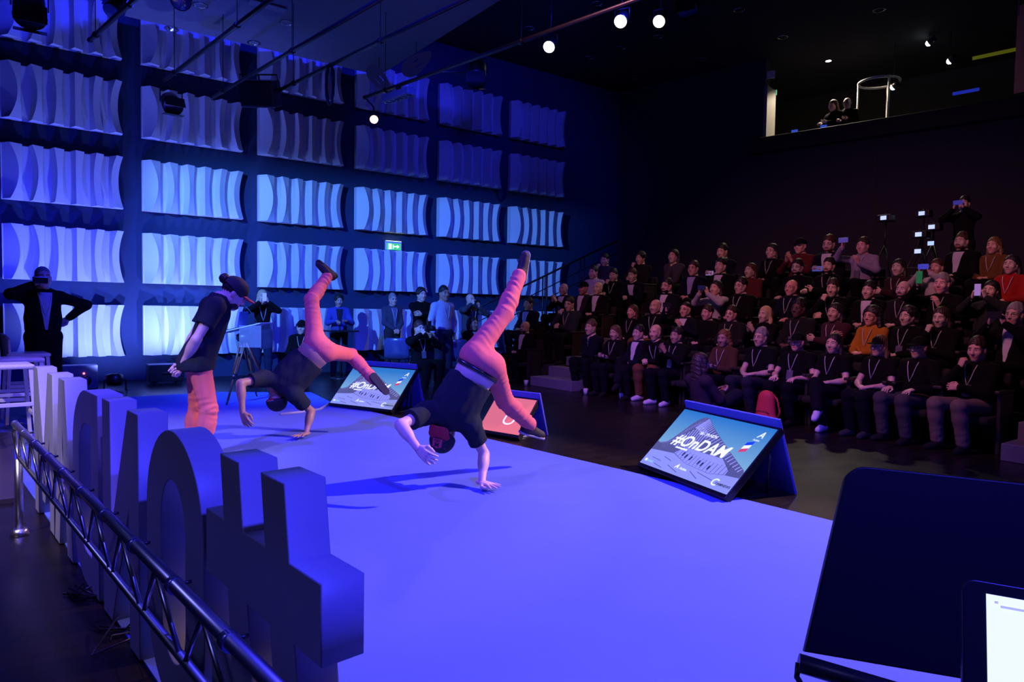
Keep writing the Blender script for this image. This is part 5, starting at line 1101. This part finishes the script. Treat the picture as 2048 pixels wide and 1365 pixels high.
# ------------------------------------------------------------------ the three dancers
PINK=(.70,.15,.15); SHIRT=(.012,.019,.028); m_pink=mat('salmon_chino',PINK,.85,noise=.08,scale=25,spec=.2); m_tee=mat('dark_tshirt',SHIRT,.9,noise=.15,scale=40,spec=.2)
def hero(label,J,skin,hair,hc,cap_kind,sole,gl=.011,gt=.024,belt=False,badge=False,strap=False,seed=1,beard=False):
    Fm=figure_meshes(J,'short',vb=.0085,vc=.0105,fine=True,wr_top=.011,wr_leg=.008,seed=seed,gt=gt,gl=gl,loose=1.0)
    base=J['base']; t=thing('person',label,'person',base)
    add('body',Fm['body'],SKIN,t,color=skin); add('shirt',Fm['top'],m_tee,t); tr_=add('trousers',Fm['trousers'],m_pink,t)
    R=Fm['R']; pv=J['pelvis']
    for (Rm,p) in Fm['shoes']:
        Mx=frame(p,Rm[:,0],Rm[:,1],Rm[:,2]); sh=add('shoe',np_mesh('shoe',*SHOE2),mat('dark_suede',(.02,.014,.012),.7),t,Mx); add('sole',SOLE,mat('sole_'+sole[0],sole[1],.6),sh,Mx)
    hM=frame(J['head'],J['hR'][:,0],J['hR'][:,1],J['hR'][:,2])
    add('hair',hair_mesh(hair),hairm(hc),t,hM)
    m_capd=mat('navy_cap',(.008,.014,.02),.8); m_vis=mat('red_visor',(.42,.012,.03),.7)
    cM=hM@rotZ(math.pi if cap_kind=='back' else 0)@Matrix.Scale(1.09,4)
    c=add('cap',CAPF,m_capd,t,cM); vr=Matrix.Translation((0,.104,.034))@Matrix.Rotation(-.75,4,'X')@Matrix.Translation((0,-.085,-.03)) if cap_kind=='back' else Matrix.Identity(4); add('visor',VISF,m_vis,c,cM@vr)
    b=MB().lathe([(.009,0),(.008,.004),(0,.006)],10,Matrix.Translation((0,-.014,.137))); add('button',b.mesh(),mat('red_button',(.6,.02,.06),.6),c,cM)
    if badge:
        add('badge',MB().rbox((-.034,.0,-.026),(.034,.006,.03),.003).addv([(-.034,0,.03),(.034,0,.03),(.0,0,.044),(-.034,.006,.03),(.034,.006,.03),(0,.006,.044)],[(0,1,2),(5,4,3),(0,3,4,1),(1,4,5,2),(2,5,3,0)]).mesh(),mat('red_badge',(.75,.05,.12),.7),c,cM@Matrix.Translation((0,.0925,.074))@Matrix.Rotation(.42,4,'X'))
        Mb=cM@Matrix.Translation((0,.0925,.074))@Matrix.Rotation(.42,4,'X')@Matrix.Translation((0,.0072,0))@Matrix.Rotation(math.pi/2,4,'X')@Matrix.Rotation(math.pi,4,'Y')
        add('badge_print',text_mesh('M',.042,.0006,0,.0012,'CENTER'),m_black,c,Mb@Matrix.Translation((0,.002,0))); add('badge_print',text_mesh('LEU',.026,.0006,0,.0008,'CENTER'),m_black,c,Mb@Matrix.Translation((0,-.021,0)))
    if beard: add('beard',hair_mesh('beard'),hairm('k'),t,hM)
    if strap:
        L=[(.032*math.cos(q),.03*math.sin(q)) for q in np.linspace(0,math.pi,12)]; Mx=cM@Matrix.Translation((0,-.117,.044))@Matrix.Rotation(math.pi/2-.25,4,'X')
        add('opening',prism('o',[L],.008),mat('cap_opening',(.35,.38,.42),.5),c,Mx); add('strap',MB().rbox((-.036,-.012,-.005),(.036,.0,.006),.002).mesh(),m_vis,c,Mx)
    for a in(.9,-.9,2.3,-2.3):
        d=A(math.sin(a)*.064,math.cos(a)*.075,.105); add('eyelet',MB().lathe([(.005,.0),(.004,.003),(0,.004)],8,Matrix.Translation(d)@Vector(d).to_track_quat('Z','Y').to_matrix().to_4x4()).mesh(),MATS['red_button'],c,cM)
    if belt:
        w=J['w']; P=[pv+R[2]*.062+R[0]*(.148*w+gl)*math.cos(q)+R[1]*(.106+gl)*math.sin(q) for q in np.arange(40)*2*math.pi/40]
        V=[];Fc=[]
        for i,p in enumerate(P): V+=[p-R[2]*.017,p+R[2]*.017,p+R[2]*.017+nrm(p-pv-R[2]*.062)*.006,p-R[2]*.017+nrm(p-pv-R[2]*.062)*.006]
        n=len(P)
        for i in range(n):
            for j in range(4): Fc.append((i*4+j,i*4+(j+1)%4,((i+1)%n)*4+(j+1)%4,((i+1)%n)*4+j))
        mb=MB(); mb.addv(V,Fc,True); bt=add('belt',mb.mesh(),mat('black_leather',(.012,.014,.02),.3),t)
    return t
_s=SDF(); _s.cone((0,-.045,.036),(0,.15,.03),.04,.036,k=.02).cone((0,-.03,.05),(0,-.012,.11),.042,.043,k=.03).cone((0,.02,.06),(0,.1,.035),.037,.035,k=.03); V,Fq=_s.mesh(.006); V[:,2]=np.maximum(V[:,2],.014); SHOE2=(V,Fq)
_s=SDF(); _s.cone((0,-.05,.01),(0,.155,.01),.042,.04,k=.01); V,Fq=_s.mesh(.006); V[:,2]=np.clip(V[:,2],0,.018); SOLE=np_mesh('sole',V,Fq)
_s=SDF(); _s.ell((0,-.014,.044),(.090,.112,.097)).half((0,-.32,-1),-.012); V,Fq=_s.mesh(.005); CAPF=np_mesh('cap_fine',V,Fq)
_s=SDF(); _s.cone((-.05,.085,.030),(.05,.085,.036),.03,.03,k=.01,flat=(np.array([0,0,1.]),.2)).cone((-.032,.135,.028),(.032,.135,.028),.04,.04,k=.03,flat=(np.array([0,0,1.]),.16)); V,Fq=_s.mesh(.004); V[:,2]-=(V[:,0]**2)*2.2; VISF=np_mesh('visor_fine',V,Fq)
def hframe(up,fw): 
    up=nrm(up); fw=nrm(np.asarray(fw)-up*(np.asarray(fw)@up)); return np.stack([np.cross(fw,up),fw,up],1)
Z3=A(0,0,1.)
def inverted(base_px,wr_px,el,sh,nk,sh2,el2,wr2,pel,kn1,an1,toe1,kn2,an2,toe2,head,crown,sg,hdir,spread=.085):
    J={'w':1.06,'fat':1.05,'hem':-.145,'neckcut':False}; J['base']=gr(*base_px)
    w_=gr(*wr_px,.055); J['wrL']=w_; J['elL']=bone(w_,*el,.25,sg[0]); J['shL']=bone(J['elL'],*sh,.28,sg[1])
    J['neck']=bone(J['shL'],*nk,.17,sg[2])+Z3*.0; J['shR']=bone(J['neck'],*sh2,.19,sg[3]); J['elR']=bone(J['shR'],*el2,.27,sg[4]); J['wrR']=bone(J['elR'],*wr2,.25,sg[5])
    J['pelvis']=bone(J['neck'],*pel,.50,sg[6]); pv=J['pelvis']
    # hips spread along the axis between the two knees' directions
    lat=nrm(J['shR']-J['shL']); sp=nrm(J['neck']-pv); lat=nrm(lat-sp*(lat@sp))
    J['hipL']=pv-lat*spread-sp*.035; J['hipR']=pv+lat*spread-sp*.035
    J['knR']=bone(J['hipR'],*kn1,.43,sg[7]); J['anR']=bone(J['knR'],*an1,.41,sg[8]); J['knL']=bone(J['hipL'],*kn2,.43,sg[9]); J['anL']=bone(J['knL'],*an2,.41,sg[10])
    for q,toe in(('R',toe1),('L',toe2)):
        tp=bone(J['an'+q],*toe,.13,1); J['ft'+q]=(tp-J['an'+q],nrm(J['kn'+q]-J['an'+q]))
    nd=(J['neck']-CAM)@cf; J['head']=dep(*head,nd+.07); cr_=dep(*crown,nd+.045); J['hR']=hframe(cr_-J['head'],L2*.9+L1*.2)
    J['hdL']=(hdir,A(0,0,-1),'flat'); J['hdR']=(nrm(J['wrR']-J['elR'])+L1*.35-Z3*.1,L2+L1*.2,'relax')
    return J
J1=inverted((968,980),(964,966),(968,908),(941,852),(896,843),(850,826),(801,850),(836,898),(962,728),(1008,628),(1040,548),(1046,512),(1008,800),(1062,852),(1084,858),(887,867),(879,898),(1,-1,1,-1,-1,-1,1,1,1,1,1,-1),L1*.75-L2*.65)
hero('dancer in black shirt and pink trousers balancing on one hand, nearest the camera',J1,(.66,.46,.40),'thin','b','back',('grey',(.35,.33,.3)),belt=True,badge=True,seed=5)
J2=inverted((608,877),(612,868),(622,823),(591,793),(565,774),(527,757),(481,767),(485,826),(638,697),(623,600),(655,553),(632,534),(702,711),(751,763),(768,784),(555,794),(556,820),(1,-1,1,-1,-1,-1,1,1,1,1,-1,-1),-L2*.8-L1*.3)
hero('dancer in black shirt and pink trousers balancing on one hand beside the lectern',J2,(.36,.21,.15),'thin','k','front',('black',(.02,.02,.02)),strap=True,seed=9)
# standing dancer with cap, hands joined behind his back
B=gr(402,925); fw=nrm(L1*.85+L2*.5); rt_=np.cross(fw,Z3); J={'w':.96,'fat':.95,'hem':.10,'base':B,'cutn':Z3}
P_=lambda f_,r_,z_: B+fw*f_+rt_*r_+Z3*z_
J['pelvis']=P_(-.02,0,.90); J['neck']=P_(.145,0,1.41); J['head']=P_(.265,0,1.455); J['hR']=hframe(fw*.55+Z3*.84,fw*.84-Z3*.55)
for q,x in(('R',1),('L',-1)):
    J['sh'+q]=P_(.10,x*.185,1.345); J['hip'+q]=P_(-.02,x*.082,.86); J['kn'+q]=P_(.02+.03*x,x*.115,.47); J['an'+q]=P_(-.05+.05*x,x*.12,.085); J['ft'+q]=(fw+rt_*.2*x,Z3)
    J['el'+q],J['wr'+q]=ik(J['sh'+q],P_(-.15,x*.06+.02,.835+.01*x),-fw*.15+rt_*.9*x,.32,.29)
J['hdR']=(-fw*.35-Z3*.75-rt_*.6,rt_*.3-fw*1.0,'fist'); J['hdL']=(-fw*.35-Z3*.8+rt_*.6,-fw*.9+rt_*.2,'fist')
hero('standing dancer in black shirt, pink trousers and cap with hands behind his back',J,(.60,.41,.36),'bun','k','front',('white',(.6,.6,.6)),gl=.012,gt=.024,seed=14,beard=True)
# ------------------------------------------------------------------ foreground: black stand with a tablet, close to the camera
Zd=1.05
def fgq(x,y,z=Zd): return dep(x,y,z)
a0,a1,a2=fgq(1612,1300),fgq(1697,936,1.12),fgq(2090,978,1.05); ux=nrm(a2-a1); uy=nrm((a1-a0)-ux*((a1-a0)@ux)); un=np.cross(ux,uy); Wm=np.linalg.norm(a2-a1)+.12; Hm=(a1-a0)@uy
t=thing('presenter_stand','large black desk panel of a presenter stand close to the camera','stand',a0-A(0,0,.6))
def rrect(w,h,r,n=6): return arc(w-r,h-r,r,r,0,90,n)+arc(r,h-r,r,r,90,180,n)+[(0,0),(w,0)]
sk=((a1-a0)@ux)
Mx=frame(a1-uy*Hm,ux,uy,un); shp=[(x-sk*(1-y/Hm),y) for x,y in rrect(Wm,Hm,.025)]
m_stand=mat('satin_black_blue',(.004,.003,.007),.5,spec=.25)
add('panel',prism('panel',[shp],.016,.003),m_stand,t,Mx)
lb=[Mx@Vector((-sk-.012,-.02,.01)),Mx@Vector((Wm*.5-sk,-.045,.012)),Mx@Vector((Wm-sk,-.06,.012))]
add('ledge',MB().tube([np.array(v) for v in lb],.014,10).mesh(),m_plast,t)
add('post',MB().tube([np.array(lb[2])-un*.04,A(lb[2][0],lb[2][1],0)-un*.04],.02,10).mesh(),m_plast,t)
add('stand_cable',MB().tube([np.array(lb[0]),np.array(lb[0])-uy*.02-ux*.002,np.array(lb[0])-uy*.05+ux*.02,np.array(lb[0])-uy*.065+ux*.06,np.array(lb[0])-uy*.063+ux*.1,np.array(lb[0])-uy*.08+ux*.2],.0045,8).mesh(),m_plast,t)
b0,b1,b2=fgq(1897,1365,.80),fgq(1926,1160,.83),fgq(2100,1190,.80); ux=nrm(b2-b1); uy=nrm((b1-b0)-ux*((b1-b0)@ux)); un=np.cross(ux,uy)
t=thing('tablet','black-framed tablet with a bright white page close to the camera','tablet',b0); Mx=frame(b1,ux,uy,un)
Lr=[(x,y-.30) for x,y in rrect(.215,.30,.012)]
add('case',prism('case',[Lr],.008,.002),m_plast,t,Mx)
sc_=add('screen',MB().box((.022,-.285,.0062),(.195,-.012,.0068)).mesh(),emat('white_page',(.82,.92,1),1.0),t,Mx)
for j,(xa,xb,y) in enumerate(((.036,.135,-.024),(.03,.034,-.02))): add('toolbar',MB().box((xa,y-.0015,.0070),(xb,y+.0015,.0073)).mesh(),emat('page_grey',(.5,.55,.62),.8),sc_,Mx)
